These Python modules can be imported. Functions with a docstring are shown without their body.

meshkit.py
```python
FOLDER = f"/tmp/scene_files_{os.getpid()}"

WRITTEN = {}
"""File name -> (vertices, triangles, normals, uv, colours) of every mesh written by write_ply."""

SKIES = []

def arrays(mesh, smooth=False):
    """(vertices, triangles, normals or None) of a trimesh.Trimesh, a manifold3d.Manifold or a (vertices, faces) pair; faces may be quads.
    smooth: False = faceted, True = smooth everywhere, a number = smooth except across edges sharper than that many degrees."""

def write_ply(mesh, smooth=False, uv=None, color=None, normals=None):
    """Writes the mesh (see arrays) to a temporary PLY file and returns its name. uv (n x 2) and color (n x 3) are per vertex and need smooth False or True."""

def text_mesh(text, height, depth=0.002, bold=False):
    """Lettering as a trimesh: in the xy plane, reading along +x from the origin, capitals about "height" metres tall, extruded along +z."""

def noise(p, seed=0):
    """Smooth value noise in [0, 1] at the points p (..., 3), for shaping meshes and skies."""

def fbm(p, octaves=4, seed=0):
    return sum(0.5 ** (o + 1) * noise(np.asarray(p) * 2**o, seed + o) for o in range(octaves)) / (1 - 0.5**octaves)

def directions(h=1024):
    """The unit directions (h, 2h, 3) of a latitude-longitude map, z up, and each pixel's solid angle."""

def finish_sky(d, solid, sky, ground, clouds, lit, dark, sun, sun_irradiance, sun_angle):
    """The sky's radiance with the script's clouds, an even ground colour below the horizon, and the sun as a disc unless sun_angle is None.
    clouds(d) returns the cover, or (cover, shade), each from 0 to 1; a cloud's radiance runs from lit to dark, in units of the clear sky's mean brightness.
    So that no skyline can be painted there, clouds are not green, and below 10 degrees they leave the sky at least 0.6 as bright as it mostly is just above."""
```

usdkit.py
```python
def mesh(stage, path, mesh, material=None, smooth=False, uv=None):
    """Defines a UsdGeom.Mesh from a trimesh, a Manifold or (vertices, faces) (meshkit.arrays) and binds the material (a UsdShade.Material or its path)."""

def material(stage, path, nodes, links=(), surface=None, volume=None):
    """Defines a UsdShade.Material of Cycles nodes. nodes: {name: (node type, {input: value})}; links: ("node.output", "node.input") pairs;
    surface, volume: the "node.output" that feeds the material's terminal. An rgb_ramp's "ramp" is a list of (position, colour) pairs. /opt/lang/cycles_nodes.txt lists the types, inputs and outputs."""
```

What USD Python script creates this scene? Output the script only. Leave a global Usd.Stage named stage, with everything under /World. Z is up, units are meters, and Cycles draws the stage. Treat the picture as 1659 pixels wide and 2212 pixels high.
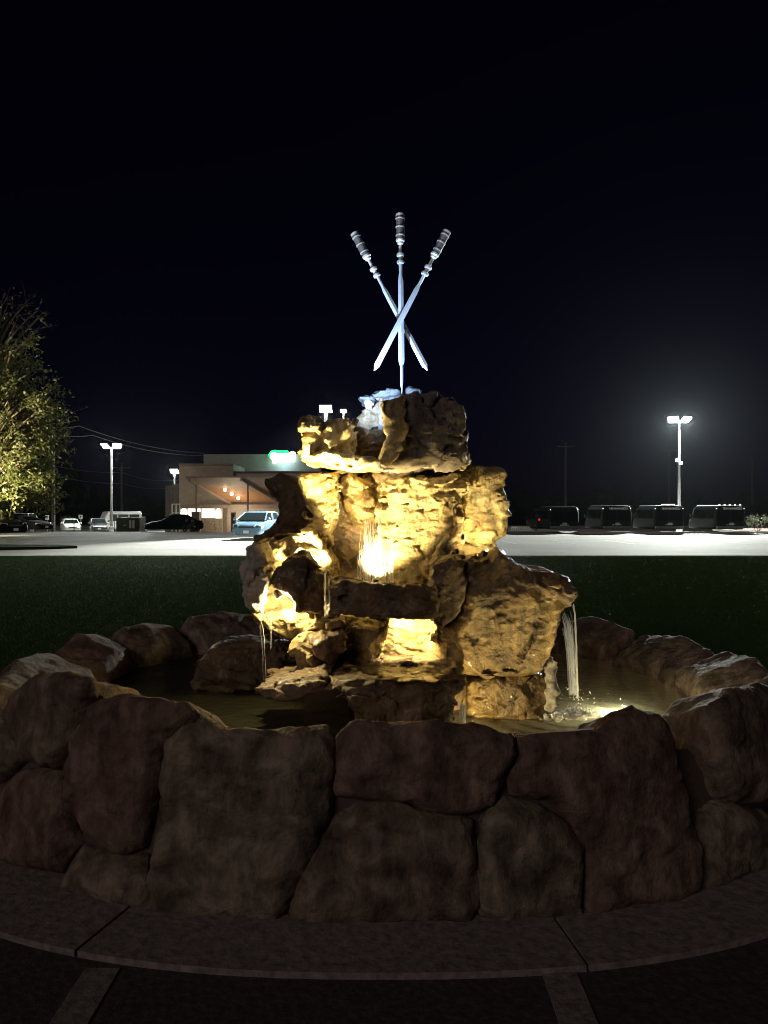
import math, random
import numpy as np, trimesh, usdkit, meshkit
from scipy.spatial import cKDTree
from pxr import Usd, UsdGeom, UsdLux, UsdShade, Gf, Sdf, Vt

# ------------------------------------------------------------------ camera, sky, light
stage = Usd.Stage.CreateInMemory()
UsdGeom.SetStageUpAxis(stage, 'Z'); UsdGeom.SetStageMetersPerUnit(stage, 1.0)
UsdGeom.Xform.Define(stage, '/World'); UsdGeom.Scope.Define(stage, '/World/Looks')
EYE, F, CX, CY = 1.6, 1661.0, 829.5, 1106.0          # eye height; the lens, in units of a 1659 wide picture
cam = UsdGeom.Camera.Define(stage, '/World/camera')
cam.AddTranslateOp().Set(Gf.Vec3d(0, 0, EYE)); cam.AddRotateXOp().Set(90.0)
cam.CreateHorizontalApertureAttr(2 * 829.5 / F * 26.0); cam.CreateFocalLengthAttr(26.0)
cam.CreateClippingRangeAttr(Gf.Vec2f(0.05, 5000)); cam.CreateExposureAttr(0.0)
SUN_AZ, SUN_EL = math.radians(212), math.radians(24)     # faint light over the photographer's left shoulder
sky_mat = usdkit.material(stage, '/World/Looks/night_sky', {
    's': ('sky_texture', {'sky_type': 'single_scattering', 'sun_disc': False, 'sun_elevation': SUN_EL, 'sun_rotation': SUN_AZ}),
    'n': ('mix_color', {'blend_type': 'multiply', 'fac': 1.0, 'b': (0.022, 0.0105, 0.050), 'use_clamp': False}),
    'b': ('background_shader', {'strength': 0.0125})},
    [('s.color', 'n.a'), ('n.result', 'b.color')], surface='b.background')
dome = UsdLux.DomeLight.Define(stage, '/World/sky')
UsdShade.MaterialBindingAPI.Apply(dome.GetPrim()).Bind(sky_mat)
dome.GetPrim().SetCustomDataByKey('kind', 'structure')
def aim(prim, pos, target):
    d = np.asarray(target, float) - np.asarray(pos, float); d /= np.linalg.norm(d)
    z = -d; up = np.array([0, 0, 1.0]) if abs(z[2]) < .99 else np.array([0, 1.0, 0])
    x = np.cross(up, z); x /= np.linalg.norm(x); y = np.cross(z, x)
    UsdGeom.Xformable(prim).AddTransformOp().Set(Gf.Matrix4d(*x, 0, *y, 0, *z, 0, *[float(c) for c in pos], 1))
moon = UsdLux.DistantLight.Define(stage, '/World/moonlight')
moon.CreateIntensityAttr(0.10); moon.CreateAngleAttr(24.0); moon.CreateNormalizeAttr(True); moon.CreateColorAttr(Gf.Vec3f(1, .80, .72))
sd_ = np.array([math.sin(SUN_AZ) * math.cos(SUN_EL), math.cos(SUN_AZ) * math.cos(SUN_EL), math.sin(SUN_EL)])
aim(moon.GetPrim(), sd_ * 20, (0, 0, 0))

WARM, COOL, WHITE = (1.0, .77, .34), (.44, .66, 1.0), (.95, 1.0, .92)
HAZE = .000017
LAMP = dict(column=58.0, left_tall=40.0, left_top=44.0, left_low=7.5, right=9.0, nook=13.0, pool=7.5, glare=9.0, fall=6.0, cool=56.0, lot=10500.0)

# ------------------------------------------------------------------ helpers
def P(x, y, d): return np.array([(x - CX) / F * d, d, EYE - (y - CY) / F * d])
used = {}
def numbered(path):
    n = used.get(path, -1) + 1; used[path] = n
    return path if n == 0 else '%s_%03d' % (path, n)
def pth(parent): return '/World' if parent is None else str(parent.GetPath())
def setdata(p, label=None, cat=None, group=None, kind=None):
    for k, v in (('label', label), ('category', cat), ('group', group), ('kind', kind)):
        if v: p.SetCustomDataByKey(k, v)
    return p
def obj(name, mesh, mat, parent=None, smooth=False, **kw):
    p = usdkit.mesh(stage, numbered(pth(parent) + '/' + name), mesh, mat, smooth).GetPrim()
    return setdata(p, **kw)
def thing(name, label, cat, loc=(0, 0, 0), rz=0.0, group=None, kind=None):
    x = UsdGeom.Xform.Define(stage, numbered('/World/' + name))
    x.AddTranslateOp().Set(Gf.Vec3d(*map(float, loc))); x.AddRotateZOp().Set(float(rz))
    return setdata(x.GetPrim(), label, cat, group, kind)
def dup(src, name, label, loc, rz=0.0, cat=None, group=None):
    x = UsdGeom.Xform.Define(stage, numbered('/World/' + name)); p = x.GetPrim()
    p.GetReferences().AddInternalReference(src.GetPath()); p.SetInstanceable(True)
    x.ClearXformOpOrder()
    x.GetPrim().GetAttribute('xformOp:translate').Set(Gf.Vec3d(*map(float, loc))) if p.GetAttribute('xformOp:translate') else x.AddTranslateOp().Set(Gf.Vec3d(*map(float, loc)))
    x.GetPrim().GetAttribute('xformOp:rotateZ').Set(float(rz)) if p.GetAttribute('xformOp:rotateZ') else x.AddRotateZOp().Set(float(rz))
    x.GetXformOpOrderAttr().Set(['xformOp:translate', 'xformOp:rotateZ'])
    return setdata(p, label, cat, group)
cat_ = trimesh.util.concatenate
def box(cx, cy, cz, sx, sy, sz, rz=0.0):
    b = trimesh.creation.box([sx, sy, sz])
    if rz: b.apply_transform(trimesh.transformations.rotation_matrix(rz, [0, 0, 1]))
    b.apply_translation([cx, cy, cz]); return b
def bbox(x0, x1, y0, y1, z0, z1): return box((x0 + x1) / 2, (y0 + y1) / 2, (z0 + z1) / 2, x1 - x0, y1 - y0, z1 - z0)
def hull(pts): return trimesh.convex.convex_hull(np.asarray(pts, float))
def tube(pts, rad, n=8, cap=True):
    pts = np.asarray(pts, float); k = len(pts); rad = np.broadcast_to(np.asarray(rad, float), (k,))
    t = np.gradient(pts, axis=0); t /= np.maximum(np.linalg.norm(t, axis=1, keepdims=True), 1e-9)
    ref = np.array([0, 0, 1.0]) if abs(t[:, 2]).mean() < .9 else np.array([1.0, 0, 0])
    a = np.cross(t, ref); a /= np.maximum(np.linalg.norm(a, axis=1, keepdims=True), 1e-9); b = np.cross(t, a)
    th = np.arange(n) / n * 2 * np.pi
    v = (pts[:, None] + rad[:, None, None] * (np.cos(th)[None, :, None] * a[:, None] + np.sin(th)[None, :, None] * b[:, None])).reshape(-1, 3)
    f = []
    for i in range(k - 1):
        for j in range(n):
            p, q = i * n + j, i * n + (j + 1) % n
            f += [(p, q + n, q), (p, p + n, q + n)]
    if cap:
        for j in range(1, n - 1): f += [(0, j, j + 1), ((k - 1) * n, (k - 1) * n + j + 1, (k - 1) * n + j)]
    return trimesh.Trimesh(v, np.array(f)[:, ::-1], process=False)
def seg(a, b, r, n=8): return tube([a, b], r, n)
def lathe(prof, a, b, n=20):
    """prof: (t along a->b in metres, radius)"""
    a, b = np.asarray(a, float), np.asarray(b, float); u = (b - a) / np.linalg.norm(b - a)
    ref = np.array([0, 1.0, 0]); e = np.cross(u, ref); e /= np.linalg.norm(e); g = np.cross(u, e)
    th = np.arange(n) / n * 2 * np.pi; v = []
    for t, r in prof:
        v.append(a + u * t + max(r, 1e-4) * (np.cos(th)[:, None] * e + np.sin(th)[:, None] * g))
    v = np.vstack(v); f = []
    for i in range(len(prof) - 1):
        for j in range(n):
            p, q = i * n + j, i * n + (j + 1) % n
            f += [(p, q, q + n), (p, q + n, p + n)]
    return trimesh.Trimesh(v, f, process=False)
def quad(a, b, c, d): return trimesh.Trimesh([a, b, c, d], [[0, 1, 2], [0, 2, 3]], process=False)

# ------------------------------------------------------------------ materials
def mat(name, nodes, links, surface, volume=None): return usdkit.material(stage, '/World/Looks/' + name, nodes, links, surface, volume)
def plain(name, color, rough=.6, metal=0., coat=0., var=.15, scale=6., bump=0., spec=.5):
    c = np.array(color)
    n = {'t': ('texture_coordinate', {}), 'z': ('noise_texture', {'scale': scale, 'detail': 5.0, 'roughness': .6}),
         'r': ('rgb_ramp', {'ramp': [(.3, tuple(c * (1 - var))), (.7, tuple(np.minimum(c * (1 + var), 1)))]}),
         'p': ('principled_bsdf', {'roughness': rough, 'metallic': metal, 'coat_weight': coat, 'specular_ior_level': spec})}
    l = [('t.object', 'z.vector'), ('z.fac', 'r.fac'), ('r.color', 'p.base_color')]
    if bump:
        n['b'] = ('bump', {'strength': bump, 'distance': .01}); l += [('z.fac', 'b.height'), ('b.normal', 'p.normal')]
    return mat(name, n, l, 'p.BSDF')
def glow(name, color, strength):
    return mat(name, {'e': ('emission', {'color': color, 'strength': strength})}, [], 'e.emission')
def rock_mat(name, lo, mid, hi, rough=.55, scale=3.2, streak=.6, bump=.6, wet=.0, crack=.12, spec=.5):
    n = {'t': ('texture_coordinate', {}),
         'n1': ('noise_texture', {'scale': scale, 'detail': 9.0, 'roughness': .62, 'distortion': .6}),
         'r1': ('rgb_ramp', {'ramp': [(.30, lo), (.48, mid), (.68, hi)]}),
         'm': ('mapping', {'scale': (7., 7., 1.1)}),
         'n2': ('noise_texture', {'scale': 1.6, 'detail': 6.0, 'roughness': .65}),
         'r2': ('rgb_ramp', {'ramp': [(.36, (1 - streak,) * 3), (.58, (1, 1, 1))]}),
         'x': ('mix_color', {'blend_type': 'multiply', 'fac': 1.0}),
         'n3': ('noise_texture', {'scale': 34.0, 'detail': 10.0, 'roughness': .66}),
         'v': ('voronoi_texture', {'feature': 'distance_to_edge', 'scale': 7.0}),
         'n4': ('noise_texture', {'scale': 5.0, 'detail': 3.0}),
         'mixv': ('mix_vector', {'fac': .16}),
         'vr': ('map_range', {'from_min': 0.0, 'from_max': .05, 'to_min': 0., 'to_max': crack, 'clamp': True}),
         'ad': ('math', {'math_type': 'add'}),
         'b': ('bump', {'strength': bump, 'distance': .035}),
         'rr': ('map_range', {'from_min': .3, 'from_max': .7, 'to_min': rough - .2, 'to_max': rough + .15}),
         'p': ('principled_bsdf', {'coat_weight': wet, 'coat_roughness': .15, 'specular_ior_level': spec})}
    l = [('t.object', 'n1.vector'), ('n1.fac', 'r1.fac'), ('t.object', 'm.vector'), ('m.vector', 'n2.vector'), ('n2.fac', 'r2.fac'),
         ('r1.color', 'x.a'), ('r2.color', 'x.b'), ('x.result', 'p.base_color'), ('t.object', 'n3.vector'), ('t.object', 'n4.vector'),
         ('t.object', 'mixv.a'), ('n4.color', 'mixv.b'), ('mixv.result', 'v.vector'), ('v.distance', 'vr.value'),
         ('n3.fac', 'ad.value1'), ('vr.result', 'ad.value2'), ('ad.value', 'b.height'), ('b.normal', 'p.normal'),
         ('n2.fac', 'rr.value'), ('rr.result', 'p.roughness')]
    return mat(name, n, l, 'p.BSDF')
M = {}
M['rock'] = rock_mat('sand_rock', (.12, .075, .025), (.36, .275, .12), (.58, .50, .30), streak=.72)
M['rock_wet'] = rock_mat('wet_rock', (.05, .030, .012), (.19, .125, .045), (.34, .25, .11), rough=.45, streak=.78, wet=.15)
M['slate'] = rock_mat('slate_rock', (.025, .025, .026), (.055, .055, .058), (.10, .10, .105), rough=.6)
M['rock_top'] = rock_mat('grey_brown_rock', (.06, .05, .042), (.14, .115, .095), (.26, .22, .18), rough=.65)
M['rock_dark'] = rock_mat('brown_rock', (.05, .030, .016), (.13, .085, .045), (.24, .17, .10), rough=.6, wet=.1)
M['rock_grey'] = rock_mat('grey_rock', (.22, .20, .185), (.42, .39, .35), (.58, .54, .49), rough=.65)
for i, (a, b, c) in enumerate([((.075, .055, .042), (.18, .135, .105), (.36, .285, .215)), ((.07, .057, .043), (.19, .155, .118), (.38, .315, .235)), ((.09, .055, .045), (.18, .122, .10), (.32, .235, .18))]):
    M['wall%d' % i] = rock_mat(['russet_stone', 'tan_stone', 'red_stone'][i], a, b, c, rough=.85, scale=7.5, streak=.5, bump=.7, crack=0., spec=.1)
M['mortar'] = plain('mortar', (.07, .05, .045), .95, bump=.5, scale=40)
M['steel'] = plain('steel', (.70, .72, .76), .42, .45, var=.05)
M['grip'] = plain('brushed_grip', (.20, .205, .22), .45, .5, var=.1, scale=30)
M['concrete'] = plain('pale_concrete', (.19, .16, .155), .9, var=.45, scale=26, bump=.8)
M['dark_paver'] = plain('dark_paving', (.052, .042, .05), .9, var=.5, scale=34, bump=.8)
M['asphalt'] = plain('lot_concrete', (.27, .27, .24), .85, var=.3, scale=.22)
M['stripe'] = plain('stripe_paint', (.75, .75, .70), .7)
M['kerb'] = plain('kerb_concrete', (.36, .35, .32), .85)
M['soil'] = plain('mulch', (.16, .07, .04), .95, var=.4, scale=8)
M['pole'] = plain('pole_metal', (.30, .31, .32), .45, .6)
M['darkpole'] = plain('wood_pole', (.05, .042, .036), .9)
M['wire'] = plain('wire_rubber', (.10, .10, .11), .7)
M['black'] = plain('black_plastic', (.015, .015, .016), .5)
M['tyre'] = plain('tyre_rubber', (.02, .02, .02), .85)
M['rim'] = plain('alloy_rim', (.55, .55, .56), .35, .8)
M['chrome'] = plain('chrome_trim', (.7, .7, .72), .2, 1.0)
M['glass'] = plain('car_glass', (.012, .015, .016), .06, coat=1.0)
M['blue'] = plain('blue_paint', (.12, .24, .36), .3, .2, coat=.8, var=.03)
M['white'] = plain('white_paint', (.78, .79, .76), .35, coat=.6, var=.03)
M['silver'] = plain('silver_paint', (.42, .43, .43), .35, .5, coat=.6, var=.03)
M['blackpaint'] = plain('black_paint', (.005, .006, .007), .6, coat=.0, var=.03, spec=.06)
M['greypaint'] = plain('grey_paint', (.07, .075, .075), .3, .3, coat=.8, var=.03)
M['plate'] = plain('plate_white', (.75, .75, .72), .5)
M['greenbox'] = plain('green_box_paint', (.03, .045, .03), .5)
M['stucco'] = plain('tan_stucco', (.44, .38, .30), .9, var=.12, scale=3, bump=.2)
M['parapet'] = plain('pale_stucco', (.50, .44, .38), .9, var=.1, scale=3)
M['teal'] = plain('grey_box_stucco', (.30, .31, .28), .9, var=.1, scale=3)
M['wood'] = plain('soffit_wood', (.40, .21, .10), .6, var=.2, scale=5)
M['beam'] = plain('beam_paint', (.34, .27, .22), .6)
M['slat'] = plain('dark_slat', (.11, .09, .08), .7)
M['wallwhite'] = plain('white_wall', (.62, .57, .50), .9)
M['stonec'] = plain('wainscot_stone', (.40, .34, .27), .85, var=.35, scale=5, bump=.4)
M['mulchred'] = plain('red_mulch', (.20, .08, .05), .95, var=.4, scale=10)
M['bark'] = plain('bark', (.085, .065, .04), .95, var=.4, scale=12, bump=.6)
M['palebark'] = plain('pale_bark', (.38, .34, .28), .9, var=.2, scale=12)
M['treeline'] = plain('far_foliage', (.012, .016, .012), 1.0, var=.5, scale=.4, spec=.0)
M['lens_warm'] = glow('warm_lens', (1., .80, .45), 14.0)
M['lens_cool'] = glow('cool_lens', (.75, .88, 1.), 20.0)
M['lens_lot'] = glow('lot_lens', (.90, .98, 1.0), 260.0)
M['window_lit'] = glow('lit_window', (1., .93, .78), 1.6)
M['globe'] = glow('globe_glow', (1., .80, .52), 9.0)
M['sconce'] = glow('sconce_glow', (1., .92, .74), 4.0)
M['sign'] = glow('sign_face', (.80, 1., .97), 7.0)
M['signgreen'] = glow('sign_green', (.02, .9, .22), 2.6)
M['head'] = glow('headlight_glow', (.70, .92, 1.), 1.6)
M['red'] = glow('tail_glow', (1., .03, .06), .8)
M['marker'] = glow('marker_glow', (.9, 1., 1.), 2.5)
M['redoff'] = plain('tail_lens', (.25, .01, .012), .3, coat=.6)
M['lawn'] = mat('lawn', {'t': ('texture_coordinate', {}), 'a': ('noise_texture', {'scale': .9, 'detail': 6.0, 'roughness': .65}),
    'c': ('noise_texture', {'scale': 34.0, 'detail': 6.0, 'roughness': .7}), 'r': ('rgb_ramp', {'ramp': [(.30, (.008, .018, .003)), (.52, (.015, .030, .005)), (.72, (.025, .042, .009))]}),
    'mx': ('mix_float', {'fac': .5}), 'b': ('bump', {'strength': 1.0, 'distance': .03}), 'p': ('principled_bsdf', {'roughness': .95, 'specular_ior_level': .1})},
    [('t.object', 'a.vector'), ('t.object', 'c.vector'), ('a.fac', 'mx.a'), ('c.fac', 'mx.b'), ('mx.result', 'r.fac'), ('r.color', 'p.base_color'), ('c.fac', 'b.height'), ('b.normal', 'p.normal')], 'p.BSDF')
def leaf_mat(name, c1, c2, trans=.4, spec=.4):
    return mat(name, {'g': ('geometry', {}), 'r': ('rgb_ramp', {'ramp': [(0., c1), (1., c2)]}), 'p': ('principled_bsdf', {'roughness': .55, 'specular_ior_level': spec}),
        't': ('translucent_bsdf', {}), 'm': ('mix_closure', {'fac': trans})},
        [('g.random_per_island', 'r.fac'), ('r.color', 'p.base_color'), ('r.color', 't.color'), ('p.BSDF', 'm.closure1'), ('t.BSDF', 'm.closure2')], 'm.closure')
M['grass'] = leaf_mat('grass_blade', (.026, .052, .009), (.042, .074, .014), .12, .03)
M['leaf'] = leaf_mat('oak_leaf', (.070, .078, .020), (.140, .132, .048))
M['paleleaf'] = leaf_mat('pale_leaf', (.10, .12, .07), (.17, .18, .12))
def water_mat(name, tint, rough, scale, bump, ior=1.33):
    return mat(name, {'t': ('texture_coordinate', {}), 'n': ('noise_texture', {'scale': scale, 'detail': 4.0, 'roughness': .55, 'distortion': .8}),
        'b': ('bump', {'strength': bump, 'distance': .02}), 'f': ('fresnel', {'IOR': ior}), 'a': ('transparent_bsdf', {'color': tint}),
        'g': ('glossy_bsdf', {'color': (1, 1, 1), 'roughness': rough}), 'm': ('mix_closure', {})},
        [('t.object', 'n.vector'), ('n.fac', 'b.height'), ('b.normal', 'f.normal'), ('b.normal', 'g.normal'), ('f.fac', 'm.fac'), ('a.BSDF', 'm.closure1'), ('g.BSDF', 'm.closure2')], 'm.closure')
M['pool'] = mat('pool_water', {'t': ('texture_coordinate', {}), 'n': ('noise_texture', {'scale': 14.0, 'detail': 4.0, 'roughness': .55, 'distortion': .8}),
    'b': ('bump', {'strength': .45, 'distance': .025}), 'f': ('fresnel', {'IOR': 1.33}), 'a': ('transparent_bsdf', {'color': (.62, .60, .42)}), 'd': ('diffuse_bsdf', {'color': (.20, .20, .13)}), 'tl': ('translucent_bsdf', {'color': (.48, .50, .34)}), 'md': ('mix_closure', {'fac': .55}),
    'g': ('glossy_bsdf', {'color': (.7, .7, .7), 'roughness': .05}), 'm0': ('mix_closure', {'fac': .30}), 'm': ('mix_closure', {})},
    [('t.object', 'n.vector'), ('n.fac', 'b.height'), ('b.normal', 'f.normal'), ('b.normal', 'g.normal'), ('f.fac', 'm.fac'), ('a.BSDF', 'm0.closure1'), ('d.BSDF', 'md.closure1'), ('tl.BSDF', 'md.closure2'), ('md.closure', 'm0.closure2'), ('m0.closure', 'm.closure1'), ('g.BSDF', 'm.closure2')], 'm.closure')
M['film'] = water_mat('water_film', (.9, .88, .8), .06, 16.0, .9)
def stream_mat(name, opacity):
    return mat(name, {'a': ('transparent_bsdf', {'color': (1, 1, 1)}), 't': ('translucent_bsdf', {'color': (.9, .9, .88)}), 'd': ('diffuse_bsdf', {'color': (.85, .85, .83)}),
        'g': ('glossy_bsdf', {'color': (1, 1, 1), 'roughness': .15}), 'm1': ('mix_closure', {'fac': .5}), 'm2': ('mix_closure', {'fac': .25}), 'm3': ('mix_closure', {'fac': opacity})},
        [('t.BSDF', 'm1.closure1'), ('d.BSDF', 'm1.closure2'), ('m1.closure', 'm2.closure1'), ('g.BSDF', 'm2.closure2'), ('a.BSDF', 'm3.closure1'), ('m2.closure', 'm3.closure2')], 'm3.closure')
M['stream'] = stream_mat('falling_water', .42)
M['foam'] = stream_mat('foam', .85)

# ------------------------------------------------------------------ rocks: implicit shapes meshed by surface nets
def surface_nets(vol, origin, h):
    s = vol < 0; nx, ny, nz = vol.shape
    c = np.zeros((nx - 1, ny - 1, nz - 1), np.int8)
    for i, j, k in np.ndindex(2, 2, 2): c += s[i:nx - 1 + i, j:ny - 1 + j, k:nz - 1 + k]
    act = (c > 0) & (c < 8); idx = np.full(act.shape, -1); cells = np.argwhere(act); idx[act] = np.arange(len(cells))
    acc = np.zeros((len(cells), 3)); cnt = np.zeros(len(cells))
    corner = [np.array(x) for x in np.ndindex(2, 2, 2)]
    for a in corner:
        for ax in range(3):
            if a[ax] == 0:
                b = a.copy(); b[ax] = 1
                va, vb = vol[tuple((cells + a).T)], vol[tuple((cells + b).T)]
                m = (va < 0) != (vb < 0); t = np.where(m, va / np.where(m, va - vb, 1), 0)
                pos = a + np.eye(3)[ax] * t[:, None]
                acc += pos * m[:, None]; cnt += m
    v = (cells + acc / cnt[:, None]) * h + origin; faces = []
    for ax in range(3):
        sl = [slice(None)] * 3; sa, sb = list(sl), list(sl); sa[ax] = slice(0, -1); sb[ax] = slice(1, None)
        A, B = s[tuple(sa)], s[tuple(sb)]; e = np.argwhere(A != B)
        o1, o2 = (ax + 1) % 3, (ax + 2) % 3
        ok = (e[:, o1] > 0) & (e[:, o2] > 0) & (e[:, o1] < vol.shape[o1] - 1) & (e[:, o2] < vol.shape[o2] - 1); e = e[ok]
        d1, d2 = np.eye(3, dtype=int)[o1], np.eye(3, dtype=int)[o2]
        q = np.stack([idx[tuple((e - d1 - d2).T)], idx[tuple((e - d2).T)], idx[tuple(e.T)], idx[tuple((e - d1).T)]], 1)
        flip = B[tuple(e.T)]; q[flip] = q[flip][:, ::-1]
        faces.append(q)
    q = np.vstack(faces); q = q[(q >= 0).all(1)]
    return v, np.vstack([q[:, [0, 1, 2]], q[:, [0, 2, 3]]])
def poly_sd(poly, X, Y):
    poly = np.asarray(poly, float); d = np.full(X.shape, 1e9); inside = np.zeros(X.shape, bool)
    for (x0, y0), (x1, y1) in zip(poly, np.roll(poly, -1, 0)):
        ex, ey = x1 - x0, y1 - y0; t = np.clip(((X - x0) * ex + (Y - y0) * ey) / max(ex * ex + ey * ey, 1e-12), 0, 1)
        d = np.minimum(d, np.hypot(X - x0 - t * ex, Y - y0 - t * ey))
        cr = (y0 > Y) != (y1 > Y); xi = x0 + (Y - y0) * ex / (ey if abs(ey) > 1e-12 else 1e-12); inside ^= cr & (X < xi)
    return np.where(inside, -d, d)
def rock(poly, T, h=.0105, r=.06, amp=.05, seed=1, tilt=(0, 0), facet=.5, fine=.010, chips=.16, cuts=11):
    """An uneven rock in (u, depth, v): outline poly, thickness T (depth 0 is the front)."""
    poly = np.asarray(poly, float); pad = amp + .04
    lo = np.array([poly[:, 0].min() - pad, -pad - .02, poly[:, 1].min() - pad]); hi = np.array([poly[:, 0].max() + pad, T + pad + .02, poly[:, 1].max() + pad])
    c0 = poly.mean(0); tl = abs(tilt[0]) * np.ptp(poly[:, 0]) / 2 + abs(tilt[1]) * np.ptp(poly[:, 1]) / 2; lo[1] -= tl; hi[1] += tl
    n = np.ceil((hi - lo) / h).astype(int) + 1
    u, w, v = (lo[k] + h * np.arange(n[k]) for k in range(3))
    U2, V2 = np.meshgrid(u, v, indexing='ij'); s2 = poly_sd(poly, U2, V2)
    W = w[None, :, None] - (tilt[0] * (U2 - c0[0]) + tilt[1] * (V2 - c0[1]))[:, None, :]
    q1 = s2[:, None, :] + r; q2 = np.abs(W - T / 2) - T / 2 + r
    f = np.minimum(np.maximum(q1, q2), 0) + np.hypot(np.maximum(q1, 0), np.maximum(q2, 0)) - r
    rng = np.random.default_rng(seed)
    if cuts:
        G = np.stack([np.broadcast_to(U2[:, None, :], f.shape), W, np.broadcast_to(V2[:, None, :], f.shape)], -1)
        ins = f < 0; C_ = np.array([c0[0], T / 2, c0[1]]); pin = G[ins][::7]
        for _ in range(cuts):
            nv = rng.normal(size=3) * [1, 1.7, 1]; nv[1] = -abs(nv[1]); nv /= np.linalg.norm(nv); pr = pin @ nv
            f = np.maximum(f, (G @ nv) - (pr.max() - rng.uniform(.015, .03 + .075 * abs(nv[1])) * np.ptp(pr)))
        ko = rng.normal(size=3)
    near = np.argwhere(np.abs(f) < amp * 1.5 + .03); p = lo + near * h
    off = rng.uniform(-50, 50, 3)
    g = (meshkit.fbm(p * 3.2 + off, 2, seed) - .5) * amp * 1.5
    k = max(6, int((hi - lo).prod() * 300)); seeds = rng.uniform(lo, hi, (k, 3)); nrm = rng.normal(size=(k, 3)); nrm /= np.linalg.norm(nrm, axis=1, keepdims=True)
    pw = p + (np.stack([meshkit.noise(p * 9 + off + 7 * a, seed + a) for a in range(3)], 1) - .5) * .06
    near_i = cKDTree(seeds).query(pw)[1]
    g += np.clip(((p - seeds[near_i]) * nrm[near_i]).sum(1) * facet * .5, -amp * .4, amp * .4)
    if chips:
        k2 = int((hi - lo).prod() * 5000); s2_ = rng.uniform(lo, hi, (k2, 3)); n2_ = rng.normal(size=(k2, 3)); n2_ /= np.linalg.norm(n2_, axis=1, keepdims=True)
        p2 = (p + (np.stack([meshkit.noise(p * 24 + off + 5 * a, seed + 20 + a) for a in range(3)], 1) - .5) * .04) * np.array([.8, 1, 1.35])
        ni = cKDTree(s2_ * np.array([.8, 1, 1.35])).query(p2)[1]
        g += np.clip(((p - s2_[ni]) * n2_[ni]).sum(1) * chips, -.0085, .0085)
    ta, tb_ = rng.uniform(-.6, .6), rng.uniform(-.4, .4); bed = p @ np.array([[math.cos(ta), 0, -math.sin(ta)], [0, 1, 0], [math.sin(ta), 0, math.cos(ta)]]) @ np.array([[1, 0, 0], [0, math.cos(tb_), -math.sin(tb_)], [0, math.sin(tb_), math.cos(tb_)]])
    bw = bed + (np.stack([meshkit.noise(p * 5 + off + 3 * a, seed + 30 + a) for a in range(3)], 1) - .5) * .09
    rd = 1 - np.abs(2 * meshkit.fbm(bw * np.array([4.5, 9, 24]) + off, 3, seed + 9) - 1); rd = rd ** 2
    g += (rd - .6) * fine * -1.9 + (meshkit.noise(p * 45 + off, seed + 3) - .5) * fine * .8
    f[tuple(near.T)] += g
    V, Fc = surface_nets(f, lo, h)
    m = trimesh.Trimesh(V, Fc, process=False)
    parts = m.split(only_watertight=False) if len(Fc) < 400000 else [m]
    return max(parts, key=lambda x: len(x.faces)) if len(parts) > 1 else m
def rock_at(px, d, T, **kw):
    """A rock with the outline px at distance d (front), standing there."""
    m = rock([P(x, y, d)[[0, 2]] for x, y in px], T, **kw)
    m.vertices[:, 1] += d
    return m

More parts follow.
